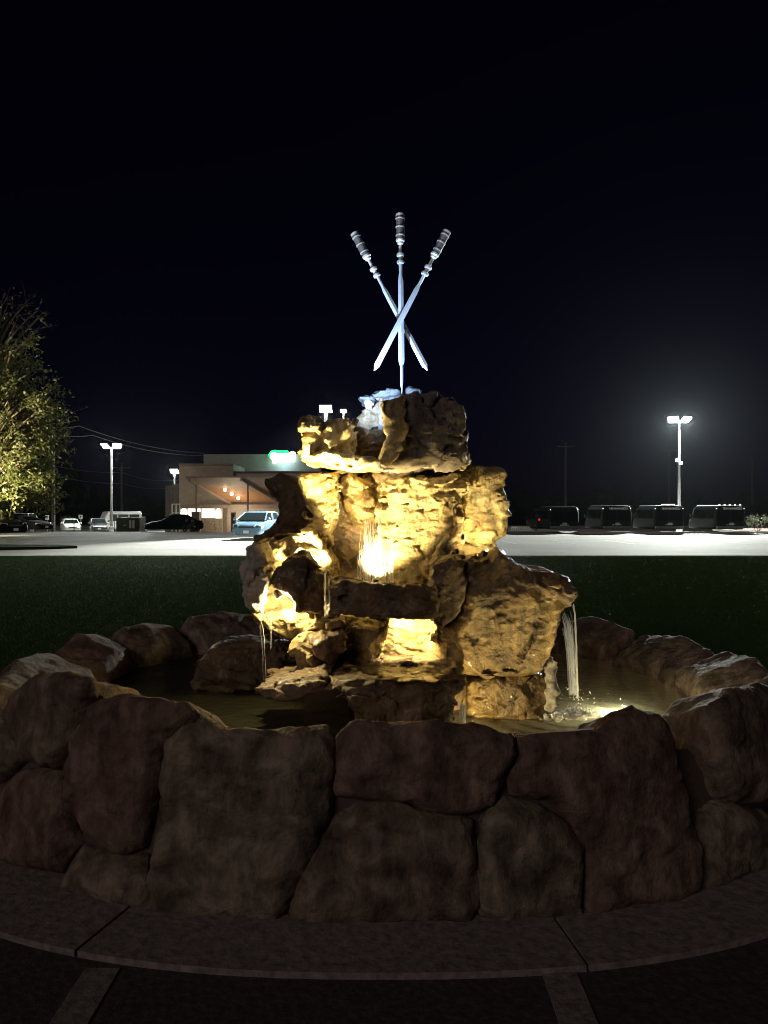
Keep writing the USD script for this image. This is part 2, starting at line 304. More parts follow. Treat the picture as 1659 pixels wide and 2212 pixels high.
# ------------------------------------------------------------------ ground, lot
def gz(y): return -0.027 * np.clip(np.asarray(y, float) - 62, 0, 30)
def sheet(xs, ys, dz, zf=gz):
    X, Y = np.meshgrid(xs, ys, indexing='ij'); V = np.stack([X, Y, zf(Y) + dz], -1).reshape(-1, 3); n = len(ys); f = []
    for i in range(len(xs) - 1):
        for j in range(n - 1): f += [(i * n + j, i * n + n + j, i * n + n + j + 1), (i * n + j, i * n + n + j + 1, i * n + j + 1)]
    return trimesh.Trimesh(V, f, process=False)
obj('lawn', sheet([-600, -80, -30, 0, 30, 80, 600], [-60, 0, 28, 62, 92, 200, 900], 0.0), M['lawn'], kind='structure')
obj('parking_lot', sheet([-75, -30, 0, 30, 75], [27.9, 62, 92, 135], .012), M['asphalt'], kind='structure')
k_ = thing('lot_kerb', 'long low concrete kerb where the lawn meets the bright parking lot', 'kerb')
for x in np.arange(-12.6, 40, 3.0): obj('kerb_stone', hull([(x + a, b, c) for a in (.012, 2.988) for b, c in ((27.6, -.05), (27.9, -.05), (27.62, .03), (27.64, .04), (27.88, .04), (27.9, .03))]), M['kerb'], k_)
# grass island on the left of the lot
isl = [(-40, 31.2), (-20, 31.3), (-14.5, 32.6), (-13.4, 33.6), (-14.5, 34.6), (-18, 35.4), (-40, 35.6)]
import shapely
obj('grass_island', trimesh.creation.extrude_polygon(shapely.Polygon(isl), .12, engine='earcut'), M['lawn'], kind='structure')
pi_ = thing('right_planter', 'raised planting bed with pale kerb at the right edge of the lot', 'planting bed')
obj('kerb', trimesh.creation.extrude_polygon(shapely.Polygon([(27.6, 55.5), (29, 52), (45, 51), (45, 66), (28.2, 66)]).difference(shapely.Polygon([(27.9, 55.6), (29.15, 52.3), (44, 51.4), (44, 65.6), (28.5, 65.6)])), .15, engine='earcut'), M['kerb'], pi_)
obj('mulch_bed', trimesh.creation.extrude_polygon(shapely.Polygon([(27.91, 55.62), (29.16, 52.31), (43.9, 51.5), (43.9, 65.5), (28.6, 65.5)]), .19, engine='earcut'), M['mulchred'], pi_)
mk = [(a, 43.0) for a in np.arange(-24, 30, 2.75)]
for i, x in enumerate(np.arange(6.5, 30, 2.9)):
    obj('parking_line', quad((x, 38, .017), (x + .11, 38, .017), (x + .11, 43, .017), (x, 43, .017)), M['stripe'], kind='structure')
obj('parking_line', quad((12, 29.6, .017), (26, 29.2, .017), (26, 29.31, .017), (12, 29.71, .017)), M['stripe'], kind='structure')

# ------------------------------------------------------------------ patio
CXR, CYR, RA, RB, RN = 0.0, 5.05, 2.35, 2.10, 2.4
def ring(phi, off=0.0):
    c, s = np.cos(phi), np.sin(phi); a, b = RA + off, RB + off
    return np.stack([CXR + a * np.sign(s) * np.abs(s) ** (2 / RN), CYR - b * np.sign(c) * np.abs(c) ** (2 / RN)], -1)
PH = np.linspace(-np.pi, np.pi, 4001); RP = ring(PH); SL = np.concatenate([[0], np.cumsum(np.linalg.norm(np.diff(RP, axis=0), axis=1))]); SL -= SL[2000]; PER = SL[-1] - SL[0]
TG = np.gradient(RP, axis=0); TG /= np.linalg.norm(TG, axis=1, keepdims=True)
def smoothc(a, k=60):
    ker = np.ones(k) / k; ext = np.concatenate([a[-k - 1:-1], a, a[1:k + 1]]); o = np.convolve(ext, ker, 'same')[k:-k]; return o
NR = np.stack([smoothc(TG[:, 1]), smoothc(-TG[:, 0])], 1); NR /= np.linalg.norm(NR, axis=1, keepdims=True)
def at_s(s):
    s = (np.asarray(s) - SL[0]) % PER + SL[0]
    p = np.stack([np.interp(s, SL, RP[:, k]) for k in (0, 1)], -1); n = np.stack([np.interp(s, SL, NR[:, k]) for k in (0, 1)], -1)
    return p, n / np.linalg.norm(n, axis=-1, keepdims=True)
BAT = .14
def on_wall(s, z, w):
    """w > 0 is inwards."""
    p, n = at_s(s); q = p - n * (np.asarray(w) + BAT * np.asarray(z))[..., None]
    return np.concatenate([q, np.asarray(z)[..., None]], -1)
pt = trimesh.creation.extrude_polygon(shapely.Polygon([(-7, -4), (7, -4), (7, 3.6), (-7, 3.6)]), .006, engine='earcut')
obj('dark_paving', pt, M['dark_paver'], kind='structure')
for x in (-2.56, -0.98, .605, 2.18):
    obj('paving_band', bbox(x - .06, x + .06, -4, float(np.interp(abs(x), [0, 1, 1.6, 2.3], [2.66, 2.70, 2.85, 3.3])) - .02, -.01, .012), M['concrete'], kind='structure')
obj('paving_band', bbox(-7, 7, 1.12, 1.24, -.01, .016), M['concrete'], kind='structure')
pr = thing('concrete_ring', 'pale concrete ring of slabs around the foot of the boulder basin', 'paving')
cuts = [-2.9, -1.02, .66, 2.5, 4.2, 5.9, 7.6, 9.2, 10.6]; cuts = [c for c in cuts if c < cuts[0] + PER - .4] + [cuts[0] + PER]
for a, b in zip(cuts[:-1], cuts[1:]):
    s = np.linspace(a + .006, b - .006, 24); pn = at_s(s); pi0 = pn[0] - pn[1] * .2; po = pn[0] + pn[1] * .33
    obj('slab', trimesh.creation.extrude_polygon(shapely.Polygon(np.vstack([pi0, po[::-1]])), .03, engine='earcut'), M['concrete'], pr)

# ------------------------------------------------------------------ basin wall of boulders
def pix_to_wall(x, y):
    d = np.linspace(2.0, 5.2, 1600); X = (x - CX) / F * d; Z = EYE - (y - CY) / F * d
    a, b = RA - BAT * Z, RB - BAT * Z
    g = (np.abs(X / a) ** RN + np.abs((d - CYR) / b) ** RN) - 1
    neg = np.nonzero(g < 0)[0]; i = neg[0] if len(neg) else int(np.argmin(g))
    ph = math.atan2(np.sign(X[i]) * (abs(X[i]) / a[i]) ** (RN / 2), (CYR - d[i]) / b[i] if False else np.sign(CYR - d[i]) * (abs(CYR - d[i]) / b[i]) ** (RN / 2))
    return float(np.interp(ph, PH, SL)), float(Z[i])
wall = thing('basin_wall', 'low round fountain wall of big rounded russet boulders', 'fountain wall')
FRONT = [
 [(365,1605),(400,1578),(440,1562),(480,1580),(560,1583),(700,1583),(714,1610),(712,1740),(686,1830),(646,1900),(606,2012),(560,2018),(450,2008),(330,1978),(325,1900),(335,1780),(350,1680)],
 [(728,1592),(770,1555),(830,1560),(960,1565),(1050,1570),(1103,1590),(1108,1620),(1088,1680),(1058,1738),(1010,1758),(940,1748),(860,1732),(770,1732),(726,1718),(722,1650)],
 [(742,1764),(772,1748),(860,1748),(960,1767),(1018,1783),(1028,1830),(1028,1950),(1018,2008),(900,2023),(760,2018),(640,2010),(622,1990),(656,1900),(704,1812)],
 [(1050,1765),(1100,1738),(1168,1750),(1216,1784),(1250,1842),(1260,1982),(1150,2008),(1060,2003),(1038,1980),(1038,1830)],
 [(1118,1592),(1200,1586),(1290,1580),(1330,1548),(1380,1535),(1420,1547),(1450,1590),(1480,1680),(1500,1780),(1516,1850),(1516,1940),(1400,1968),(1275,1988),(1266,1850),(1232,1768),(1180,1732),(1110,1722),(1102,1690),(1122,1630)],
 [(1535,1530),(1590,1490),(1650,1482),(1720,1500),(1745,1600),(1740,1700),(1690,1748),(1560,1722),(1530,1600)],
 [(1522,1770),(1560,1740),(1690,1765),(1740,1740),(1745,1800),(1690,1872),(1560,1925),(1530,1930)],
 [(145,1650),(160,1580),(210,1510),(260,1497),(330,1505),(400,1520),(430,1545),(428,1560),(366,1592),(343,1640),(328,1760),(310,1828),(270,1850),(220,1840),(170,1800),(140,1740)],
 [(10,1540),(30,1490),(70,1462),(140,1458),(190,1470),(205,1505),(158,1560),(140,1638),(120,1660),(70,1650),(40,1620)],
 [(-10,1545),(5,1560),(36,1640),(0,1680),(-50,1700),(-60,1600)],
 [(0,1692),(60,1660),(120,1672),(136,1750),(158,1830),(120,1885),(60,1880),(-40,1855),(-45,1720)],
 [(130,1905),(172,1838),(230,1856),(308,1862),(318,1965),(240,1965),(140,1930)],
]
smin, smax = 9, -9
def wall_stone(poly, seed, T=.42, amp=.03, r=.085, h=.018, m=None, facet=.16, grow=.012):
    poly = np.array(shapely.Polygon(poly).buffer(grow, join_style=2).exterior.coords)[:-1]
    g = rock(poly, T, h=h, r=r, amp=amp, seed=seed, facet=facet, fine=.008, chips=.10, cuts=0)
    v = g.vertices; g.vertices = on_wall(v[:, 0], v[:, 2] - .40 * np.clip(v[:, 1] - .05, 0, .5) * np.clip(v[:, 2] / .6, 0, 1), v[:, 1] - .03)
    obj('boulder', g, M[m or 'wall%d' % (seed % 3)], wall, smooth=True)
lows = {2.: 0}
for i, px in enumerate(FRONT):
    sp = [pix_to_wall(x, y) for x, y in px]; sp = [(s, max(z, .015)) for s, z in sp]
    smin, smax = min(smin, min(s for s, z in sp)), max(smax, max(s for s, z in sp))
    wall_stone(sp, 100 + i)
rng = np.random.default_rng(5)
s, end, i = smax + .03, smin + PER - .03, 0
tot = end - s; n = 10; wd = rng.uniform(.85, 1.35, n); wd *= tot / wd.sum()
for k in range(n):
    a, b = s + .012, s + wd[k] - .012; top = .66 + rng.uniform(-.03, .03); md = .33 + rng.uniform(-.06, .06); j = lambda q=.04: rng.uniform(-q, q)
    c = (a + b) / 2
    if k % 3 == 2:
        wall_stone([(a, .02), (b, .02), (b + j(), top * .6), (b - .05, top - .05 + j()), (c + j(), top + .02), (a + .06, top - .04), (a + j(), .3)], 200 + 3 * k, h=.024, r=.10, amp=.022, grow=.03)
    else:
        wall_stone([(a, .02), (c, .015), (b, .02), (b + j(), md - .03), (c, md + j(.03)), (a + j(), md - .01)], 200 + 3 * k, h=.026, r=.08, amp=.022, grow=.03)
        wall_stone([(a + j(), md + .02), (c, md + .03), (b + j(), md), (b - .02, top - .1), (b - .09, top + j()), (c + j(), top + .04), (a + .08, top - .01), (a + .01, top - .12)], 201 + 3 * k, h=.024, r=.10, amp=.022, grow=.03)
    s += wd[k]
# mortar core behind the boulders
prof = [(.055, 0.), (.06, .44), (.12, .545), (.26, .50), (.33, .40), (.33, 0.)]
ss = np.linspace(SL[0], SL[-1], 161)[:-1]; V = np.stack([on_wall(ss, np.full(160, z), np.full(160, w)) for w, z in prof], 1).reshape(-1, 3); f = []
for a in range(160):
    for b in range(len(prof) - 1):
        p, q = a * len(prof) + b, ((a + 1) % 160) * len(prof) + b; f += [(p, q, q + 1), (p, q + 1, p + 1)]
obj('mortar', trimesh.Trimesh(V, f, process=False), M['mortar'], wall, smooth=True)

# ------------------------------------------------------------------ pool
def disc(off, z, n=120, rings=26, fz=None):
    ph = np.linspace(-np.pi, np.pi, n + 1)[:-1]; e = ring(ph, off); c = np.array([CXR, CYR]); V = [[*c, z]]
    for k in range(1, rings + 1): V += [[*(c + (e[i] - c) * k / rings), z] for i in range(n)]
    V = np.array(V); f = [(0, 1 + i, 1 + (i + 1) % n) for i in range(n)]
    for k in range(rings - 1):
        for i in range(n):
            p, q = 1 + k * n + i, 1 + k * n + (i + 1) % n; f += [(p, p + n, q + n), (p, q + n, q)]
    if fz: V[:, 2] += fz(V)
    return trimesh.Trimesh(V, f, process=False)
WL = .43
SPL = P(1236, 1508, 4.42)
def ripple(V):
    d = np.hypot(V[:, 0] - SPL[0], V[:, 1] - SPL[1])
    return .010 * np.exp(-d * 2.2) * np.sin(d * 52) + (meshkit.noise(V * np.array([9, 9, 1])) - .5) * .012 + (meshkit.noise(V * np.array([22, 22, 1]), 4) - .5) * .006 * np.exp(-d * .9)
obj('pool_water', disc(-.38, WL, 200, 80, ripple), M['pool'], smooth=True, kind='structure')
obj('pool_floor', disc(-.30, .06), M['rock_dark'], kind='structure')

# ------------------------------------------------------------------ rockwork tower
tower = thing('rock_tower', 'tall stacked pile of craggy sandstone boulders standing in the basin', 'rock fountain')
R = [
 # (outline, front distance, thickness, material, options)
 # top
 ([(838,853),(868,849),(905,841),(935,840),(985,856),(1000,875),(1010,905),(1012,930),(1009,950),(1012,975),(1014,992),(985,998),(900,1003),(850,1004),(822,1001),(826,980),(838,940),(832,920),(831,885)], 4.36, .98, 'rock_top', dict(amp=.05, seed=1, r=.09, facet=.5)),
 ([(832,868),(845,855),(872,852),(880,880),(882,930),(870,960),(850,985),(835,1000),(822,999),(828,975),(838,940),(830,920)], 4.30, .16, 'rock', dict(amp=.035, seed=2, r=.04)),
 ([(648,988),(642,962),(652,925),(660,905),(674,901),(690,914),(694,950),(692,992),(670,994)], 4.62, .34, 'rock', dict(amp=.055, seed=3, r=.04, facet=.8)),
 ([(690,930),(704,913),(746,914),(754,922),(750,960),(758,985),(740,1003),(705,997),(690,992)], 4.58, .36, 'rock', dict(amp=.06, seed=4, r=.04, facet=.9)),
 ([(748,930),(775,932),(826,938),(832,960),(822,992),(780,1001),(745,998)], 4.74, .4, 'rock_dark', dict(amp=.05, seed=5, r=.05)),
 ([(655,984),(700,978),(745,982),(790,992),(826,994),(824,1004),(780,1008),(735,1006),(700,997),(660,994)], 4.56, .42, 'rock', dict(amp=.03, seed=6, r=.02)),
 ([(762,918),(788,882),(812,866),(834,862),(836,890),(832,930),(800,932)], 5.06, .3, 'rock_dark', dict(amp=.04, seed=7, r=.04)),
 ([(800,848),(818,840),(842,842),(866,843),(872,850),(850,858),(832,863),(806,858)], 5.03, .26, 'slate', dict(amp=.025, seed=8, r=.02, h=.009)),
 ([(776,856),(792,852),(812,860),(808,870),(796,872)], 5.04, .2, 'slate', dict(amp=.02, seed=9, r=.02, h=.009)),
 ([(790,866),(800,858),(806,870),(800,880),(792,880)], 5.02, .12, 'rock_grey', dict(amp=.015, seed=10, r=.02, h=.009)),
 ([(876,842),(888,832),(892,838),(906,842),(905,852),(878,852)], 5.08, .2, 'slate', dict(amp=.02, seed=39, r=.02, h=.009)),
 ([(988,990),(1000,980),(1012,978),(1017,995),(1003,1010),(994,1006)], 4.70, .2, 'rock', dict(amp=.03, seed=11, r=.03, h=.01)),
 # middle
 ([(814,1052),(835,1038),(880,1034),(985,1033),(1003,1040),(1004,1060),(996,1100),(1000,1135),(985,1175),(960,1200),(934,1232),(922,1275),(818,1275),(812,1200),(812,1120)], 4.70, .55, 'rock', dict(amp=.04, seed=12, r=.05, facet=.45, fine=.018, chips=.16)),
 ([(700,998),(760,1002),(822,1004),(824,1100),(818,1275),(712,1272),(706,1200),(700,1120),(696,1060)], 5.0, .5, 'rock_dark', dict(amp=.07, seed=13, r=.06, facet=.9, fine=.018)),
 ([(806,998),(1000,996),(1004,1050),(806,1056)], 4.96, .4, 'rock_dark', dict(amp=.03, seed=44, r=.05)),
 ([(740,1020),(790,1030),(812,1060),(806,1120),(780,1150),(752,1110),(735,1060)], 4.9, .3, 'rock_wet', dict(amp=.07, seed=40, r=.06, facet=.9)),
 ([(985,1100),(1003,1088),(1006,1160),(964,1202),(940,1240),(926,1236),(948,1194),(980,1152)], 4.58, .2, 'rock_wet', dict(amp=.03, seed=14, r=.04, h=.011)),
 ([(578,1042),(600,1031),(636,1033),(650,1062),(660,1090),(668,1125),(655,1140),(620,1152),(584,1164),(552,1172),(550,1163),(572,1150),(596,1130),(602,1102),(598,1080),(585,1062)], 4.14, .17, 'rock_dark', dict(amp=.035, seed=15, r=.05, facet=.4)),
 ([(632,1042),(665,1034),(716,1028),(724,1100),(708,1150),(716,1262),(690,1262),(662,1240),(655,1130),(645,1070)], 4.72, .45, 'rock', dict(amp=.06, seed=16, r=.05, facet=.8, fine=.018)),
 ([(562,1182),(600,1160),(640,1142),(672,1140),(700,1160),(712,1250),(650,1262),(570,1266),(556,1230)], 4.62, .5, 'rock', dict(amp=.06, seed=17, r=.05, facet=.8)),
 ([(572,1264),(588,1242),(610,1216),(640,1198),(660,1201),(670,1216),(688,1232),(705,1236),(707,1292),(697,1328),(662,1338),(636,1318),(626,1292)], 4.22, .22, 'rock_dark', dict(amp=.035, seed=18, r=.05, facet=.4)),
 ([(532,1192),(548,1180),(560,1186),(574,1222),(570,1262),(557,1300),(552,1332),(540,1326),(525,1310),(518,1270),(520,1230)], 4.22, .3, 'rock_grey', dict(amp=.045, seed=19, r=.05)),
 ([(556,1302),(570,1280),(600,1268),(640,1278),(650,1300),(640,1332),(560,1336)], 4.62, .34, 'rock', dict(amp=.06, seed=20, r=.04, facet=.9)),
 ([(550,1330),(585,1331),(625,1328),(640,1340),(628,1388),(602,1378),(560,1352)], 4.40, .4, 'rock', dict(amp=.03, seed=21, r=.03, tilt=(0, -.5))),
 ([(612,1326),(650,1322),(690,1340),(718,1350),(704,1362),(668,1374),(642,1392),(625,1372)], 4.32, .5, 'rock', dict(amp=.03, seed=22, r=.03)),
 ([(628,1385),(664,1374),(694,1392),(700,1440),(708,1486),(638,1490),(642,1440),(628,1412)], 4.24, .35, 'rock', dict(amp=.035, seed=23, r=.05)),
 ([(672,1384),(705,1372),(736,1366),(744,1390),(740,1412),(712,1444),(690,1416)], 4.15, .3, 'rock_dark', dict(amp=.03, seed=24, r=.04)),
 ([(690,1350),(728,1340),(746,1352),(738,1366),(700,1368)], 4.2, .3, 'rock_wet', dict(amp=.03, seed=41, r=.03)),
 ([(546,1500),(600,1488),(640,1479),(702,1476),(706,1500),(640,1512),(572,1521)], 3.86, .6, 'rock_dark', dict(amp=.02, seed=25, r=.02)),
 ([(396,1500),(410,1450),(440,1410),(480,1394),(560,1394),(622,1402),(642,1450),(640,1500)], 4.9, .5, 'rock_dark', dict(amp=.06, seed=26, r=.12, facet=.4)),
 # lower centre
 ([(708,1292),(714,1264),(730,1257),(800,1266),(850,1269),(940,1271),(946,1300),(945,1334),(880,1340),(820,1334),(740,1322),(702,1331),(700,1310)], 4.02, .29, 'rock_dark', dict(amp=.025, seed=27, r=.04, facet=.35)),
 ([(944,1218),(985,1198),(1012,1212),(1016,1260),(1002,1320),(962,1362),(940,1346),(938,1260)], 4.22, .35, 'rock_dark', dict(amp=.035, seed=28, r=.08)),
 ([(730,1334),(770,1326),(836,1338),(828,1412),(790,1440),(742,1440),(734,1390)], 4.38, .4, 'rock', dict(amp=.05, seed=29, r=.06)),
 ([(812,1336),(960,1338),(968,1440),(806,1440)], 4.62, .3, 'rock', dict(amp=.05, seed=30, r=.05, fine=.018)),
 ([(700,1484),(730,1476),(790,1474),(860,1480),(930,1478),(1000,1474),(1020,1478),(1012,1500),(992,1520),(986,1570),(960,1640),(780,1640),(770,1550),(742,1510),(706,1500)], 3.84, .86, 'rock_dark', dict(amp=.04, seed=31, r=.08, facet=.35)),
 # right
 ([(1005,1218),(1060,1216),(1085,1200),(1110,1216),(1150,1241),(1205,1247),(1238,1259),(1254,1290),(1248,1312),(1220,1338),(1200,1370),(1186,1410),(1176,1452),(1160,1457),(1050,1467),(1010,1462),(960,1442),(942,1390),(962,1352),(1000,1320),(1010,1270)], 4.28, .66, 'rock_wet', dict(amp=.05, seed=32, r=.10, facet=.42, fine=.009, chips=.14, cuts=5)),
 ([(1085,1203),(1110,1214),(1150,1238),(1205,1244),(1238,1257),(1252,1288),(1240,1312),(1200,1300),(1150,1278),(1095,1262)], 4.24, .5, 'rock_dark', dict(amp=.035, seed=42, r=.06, tilt=(0, .3))),
 ([(1012,1480),(1050,1467),(1170,1461),(1194,1470),(1188,1530),(1188,1560),(1060,1570),(1012,1560)], 4.32, .5, 'rock_wet', dict(amp=.03, seed=33, r=.04, facet=.3)),
 ([(1184,1440),(1196,1424),(1206,1450),(1204,1540),(1186,1540)], 4.3, .2, 'rock_grey', dict(amp=.02, seed=34, r=.03, h=.011)),
 ([(1000,1008),(1030,1006),(1062,1011),(1088,1022),(1090,1060),(1100,1090),(1105,1130),(1100,1155),(1080,1165),(1060,1178),(1020,1178),(1000,1172),(1005,1100),(1008,1060)], 4.78, .5, 'rock', dict(amp=.05, seed=35, r=.07, facet=.5, fine=.011, chips=.14, cuts=4)),
 ([(990,1172),(1070,1168),(1082,1205),(1060,1222),(1000,1226)], 4.95, .3, 'rock', dict(amp=.04, seed=36, r=.05)),
 ([(990,1218),(1075,1214),(1078,1250),(1000,1260)], 4.42, .75, 'rock', dict(amp=.03, seed=43, r=.04)),
 # hidden core that carries the pile
 ([(720,1000),(980,1000),(1010,1200),(1060,1400),(1060,1640),(640,1640),(620,1400),(680,1200)], 5.06, .7, 'rock_dark', dict(amp=.06, seed=37, r=.12, h=.03)),
 ([(860,1440),(1040,1440),(1040,1640),(760,1640),(760,1480)], 4.5, .7, 'rock_dark', dict(amp=.05, seed=38, r=.1, h=.03)),
]
for px, d, T, m, kw in R:
    obj('rock', rock_at(px, d, T, **kw), M[m], tower, smooth=True)

# ------------------------------------------------------------------ fountain lights
def spotlight(label, pos, target, power, color=WARM, angle=62., lens='lens_warm', r=.018):
    pos, target = np.asarray(pos, float), np.asarray(target, float); u = (target - pos) / np.linalg.norm(target - pos)
    t = thing('fountain_spotlight', label, 'spotlight', group=None)
    obj('housing', lathe([(-.045, .001), (-.045, .012), (-.035, .018), (-.004, .021), (.003, .022), (.003, .019), (-.004, .018), (-.004, .001)], pos, pos + u), M['black'], t, smooth=30)
    obj('lens', lathe([(-.003, .018), (.0, .014), (.001, .001)], pos, pos + u), M[lens], t)
    L = UsdLux.SphereLight.Define(stage, str(t.GetPath()) + '/bulb'); L.CreateRadiusAttr(r); L.CreateNormalizeAttr(True)
    L.CreateIntensityAttr(power); L.CreateColorAttr(Gf.Vec3f(*color))
    if angle:
        sh = UsdLux.ShapingAPI.Apply(L.GetPrim()); sh.CreateShapingConeAngleAttr(angle); sh.CreateShapingConeSoftnessAttr(.6)
    aim(L.GetPrim(), pos + u * .03, pos + u)
    return t
spotlight('warm spotlight behind the dark ledge lighting the column waterfall', P(812, 1258, 4.40), P(826, 1130, 4.72), LAMP['column'], angle=44)
spotlight('warm spotlight behind the dark brown left rock under the bright strip', P(668, 1236, 4.50), P(660, 1150, 4.70), LAMP['left_tall'], angle=62)
spotlight('warm spotlight behind the tall dark left rock aimed at the upper rocks', P(640, 1105, 4.43), P(705, 985, 4.62), LAMP['left_top'], angle=50)
spotlight('warm spotlight in the small left niche above the pale ledge', P(604, 1290, 4.30), P(650, 1370, 4.28), LAMP['left_low'], angle=None)
spotlight('warm spotlight in the notch under the amber right rock', P(1046, 1196, 4.50), P(1052, 1095, 4.82), LAMP['right'], angle=85)
spotlight('warm spotlight under the dark ledge above the wet shelf', P(884, 1322, 4.42), P(884, 1392, 4.62), LAMP['nook'], angle=66)
spotlight('pool spotlight at the water beside the right fall', (1.37, 4.47, .335), (.6, 4.45, .62), LAMP['glare'], (1., .88, .58), angle=None)
spotlight('pool spotlight just inside the front boulders aimed at the right rock', P(1325, 1572, 3.92), P(1105, 1318, 4.28), LAMP['pool'], angle=30)
spotlight('pool spotlight at the foot of the small front fall', P(1002, 1580, 4.02), P(1090, 1500, 4.35), LAMP['fall'], angle=85)
spotlight('cool white spotlight among the top rocks aimed at the crossed skewers', P(768, 908, 4.60), P(862, 660, 4.96), LAMP['cool'], COOL, angle=76, lens='lens_cool')

# ------------------------------------------------------------------ steel skewers
sk = thing('skewer_sculpture', 'three crossed polished steel skewers rising from the top rock', 'sculpture')
def skewer(a, b, pin):
    a, b = np.asarray(a, float), np.asarray(b, float); L = np.linalg.norm(b - a); u = (b - a) / L
    e = np.cross(u, [0, 1.0, 0]); e /= np.linalg.norm(e); n = np.cross(u, e); px = a[1] / F
    x0 = 127 * px; x1 = L - (66 * px if pin else 0)          # blade from the shoulder to the tip
    st = [(x0, 3, 3), (x0 + 16 * px, 5.4, 3.4), (x0 + 60 * px, 5.8, 3.4), (x1 - 12 * px, 6.3, 3.4)] + ([(x1, 5.6, 3.4), (x1 + 5 * px, 3.4, 3.2), (L - 24 * px, 3., 2.8), (L, .6, .6)] if pin else [(x1, .4, .4)])
    V = []; 
    for t, w, th in st:
        c = a + u * t; V += [c + e * w * px, c - n * th * px, c - e * w * px, c + n * th * px]
    f = []
    for i in range(len(st) - 1):
        for j in range(4): p, q = i * 4 + j, i * 4 + (j + 1) % 4; f += [(p, q, q + 4), (p, q + 4, p + 4)]
    f += [(0, 1, 2), (0, 2, 3)]; m = len(V) - 4; f += [(m, m + 2, m + 1), (m, m + 3, m + 2)]
    blade = obj('skewer', trimesh.Trimesh(V, f, process=False), M['steel'], sk)
    def part(nm, pr, mt): obj(nm, lathe([(t * px, r * px) for t, r in pr], a, b), M[mt], blade, smooth=35)
    part('grip', [(0, .1), (0, 8), (1, 8.8), (10, 8.8), (10, 9.4), (11.5, 9.4), (11.5, 8.7), (28, 8.7), (28, 9.4), (29.5, 9.4), (29.5, 8.7), (46, 8.7), (46, 9.4), (47.5, 9.4), (47.5, 8.7), (56, 8.7), (56, .1)], 'grip')
    for q in (10.8, 28.8, 46.8): part('band', [(q - 1.1, .1), (q - 1.1, 9.7), (q + 1.1, 9.7), (q + 1.1, .1)], 'steel')
    part('pommel', [(-.4, .1), (-.4, 7.6), (.6, 9.), (5, 9.), (5, .1)], 'steel')
    part('collar', [(55, .1), (55, 9.3), (59, 9.3), (61, 7), (65, 6.4), (67, 4), (67, .1)], 'steel')
    part('shaft', [(64, .1), (64, 3.4), (130, 3.4), (140, 1), (140, .1)], 'steel')
    part('spool', [(86, .1), (86, 7.8), (90, 8.2), (92, 7.4), (93, 4.6), (100, 4.6), (101, 7.4), (103, 8.2), (107, 7.8), (108, .1)], 'steel')
skewer(P(864, 462, 5.0), P(868, 850, 5.0), True)
skewer(P(765, 503, 5.06), P(923, 800, 5.06), False)
skewer(P(966, 499, 4.93), P(808, 801, 4.93), False)

# ------------------------------------------------------------------ falling water
rs = random.Random(3)
def strands(x0, x1, y0, y1, d, n, lean=0., r=(.0012, .0035), curve=0.02, spread=1.0, jit=6):
    ms = []
    for i in range(n):
        t = rs.random(); xa = x0 + (x1 - x0) * t; a = P(xa, y0 + rs.uniform(-4, jit), d + rs.uniform(-.03, .03))
        b = P(x0 + (x1 - x0) * (.5 + (t - .5) * spread) + lean + rs.uniform(-1.5, 1.5), y1 + rs.uniform(-4, 4), d + rs.uniform(-.03, .03))
        k = 12; q = np.linspace(0, 1, k); pts = a + (b - a) * q[:, None]
        h = np.sqrt(q); pts[:, 0] = a[0] + (b[0] - a[0]) * h + np.array([rs.uniform(-.0025, .0025) for _ in q]); pts[:, 1] -= curve * h
        rr = rs.uniform(*r) * (1.1 - .4 * q) * np.array([rs.uniform(.6, 1.3) for _ in q]); ms.append(tube(pts, rr, 5))
    return cat_(ms)
wf = cat_([strands(1237, 1240, 1306, 1505, 4.36, 14, lean=7, r=(.0006, .0018)), strands(1214, 1234, 1324, 1498, 4.40, 60, lean=12, spread=.8, r=(.0003, .0009), jit=50), strands(1218, 1232, 1330, 1498, 4.40, 16, lean=11, spread=.8, r=(.0006, .0014), jit=40)])
obj('waterfall', wf, M['stream'], smooth=True, label='long thin fall of water off the tip of the right rock', cat='waterfall')
obj('waterfall', cat_([strands(774, 848, 1150, 1264, 4.58, 130, r=(.0003, .0009), curve=.03, spread=1.08, jit=105), strands(788, 822, 1112, 1264, 4.58, 90, r=(.0003, .0010), curve=.03, spread=1.15, jit=120)]), M['stream'], smooth=True, label='wide bright fall of water down the front of the middle column', cat='waterfall')
obj('waterfall', cat_([strands(560, 568, 1346, 1470, 4.38, 5, lean=10, r=(.0004, .001)), strands(585, 588, 1332, 1400, 4.36, 2, r=(.0005, .0012))]), M['stream'], smooth=True, label='faint trickle of drops falling below the left niche', cat='waterfall')
obj('waterfall', cat_([strands(699, 705, 1236, 1330, 4.0, 5, r=(.0004, .001))]), M['stream'], smooth=True, label='thin trickle running down the left end of the dark ledge', cat='waterfall')
obj('waterfall', strands(993, 1008, 1522, 1590, 3.98, 50, lean=-3, r=(.0008, .002)), M['stream'], smooth=True, label='short glowing fall off the right lip of the wet shelf', cat='waterfall')
def blob(c, sx, sy, sz, seed, sub=4, amp=.5):
    g = trimesh.creation.icosphere(sub, 1.0); v = g.vertices; k = 1 + amp * (meshkit.fbm(v * 3.1 + seed, 4, seed) - .5) * 2; g.vertices = v * k[:, None] * [sx, sy, sz] + c; return g
fm = [blob(SPL + np.array([rs.gauss(0, .065), rs.gauss(0, .045), abs(rs.gauss(0, .012))]), rs.uniform(.006, .024), rs.uniform(.006, .02), rs.uniform(.005, .018), 30 + i, 2) for i in range(150)]
fm += [blob(SPL + np.array([rs.gauss(0, .10), rs.gauss(0, .08), rs.uniform(-.09, .05)]), *[rs.uniform(.002, .004)] * 3, 60 + i, 1) for i in range(70)]
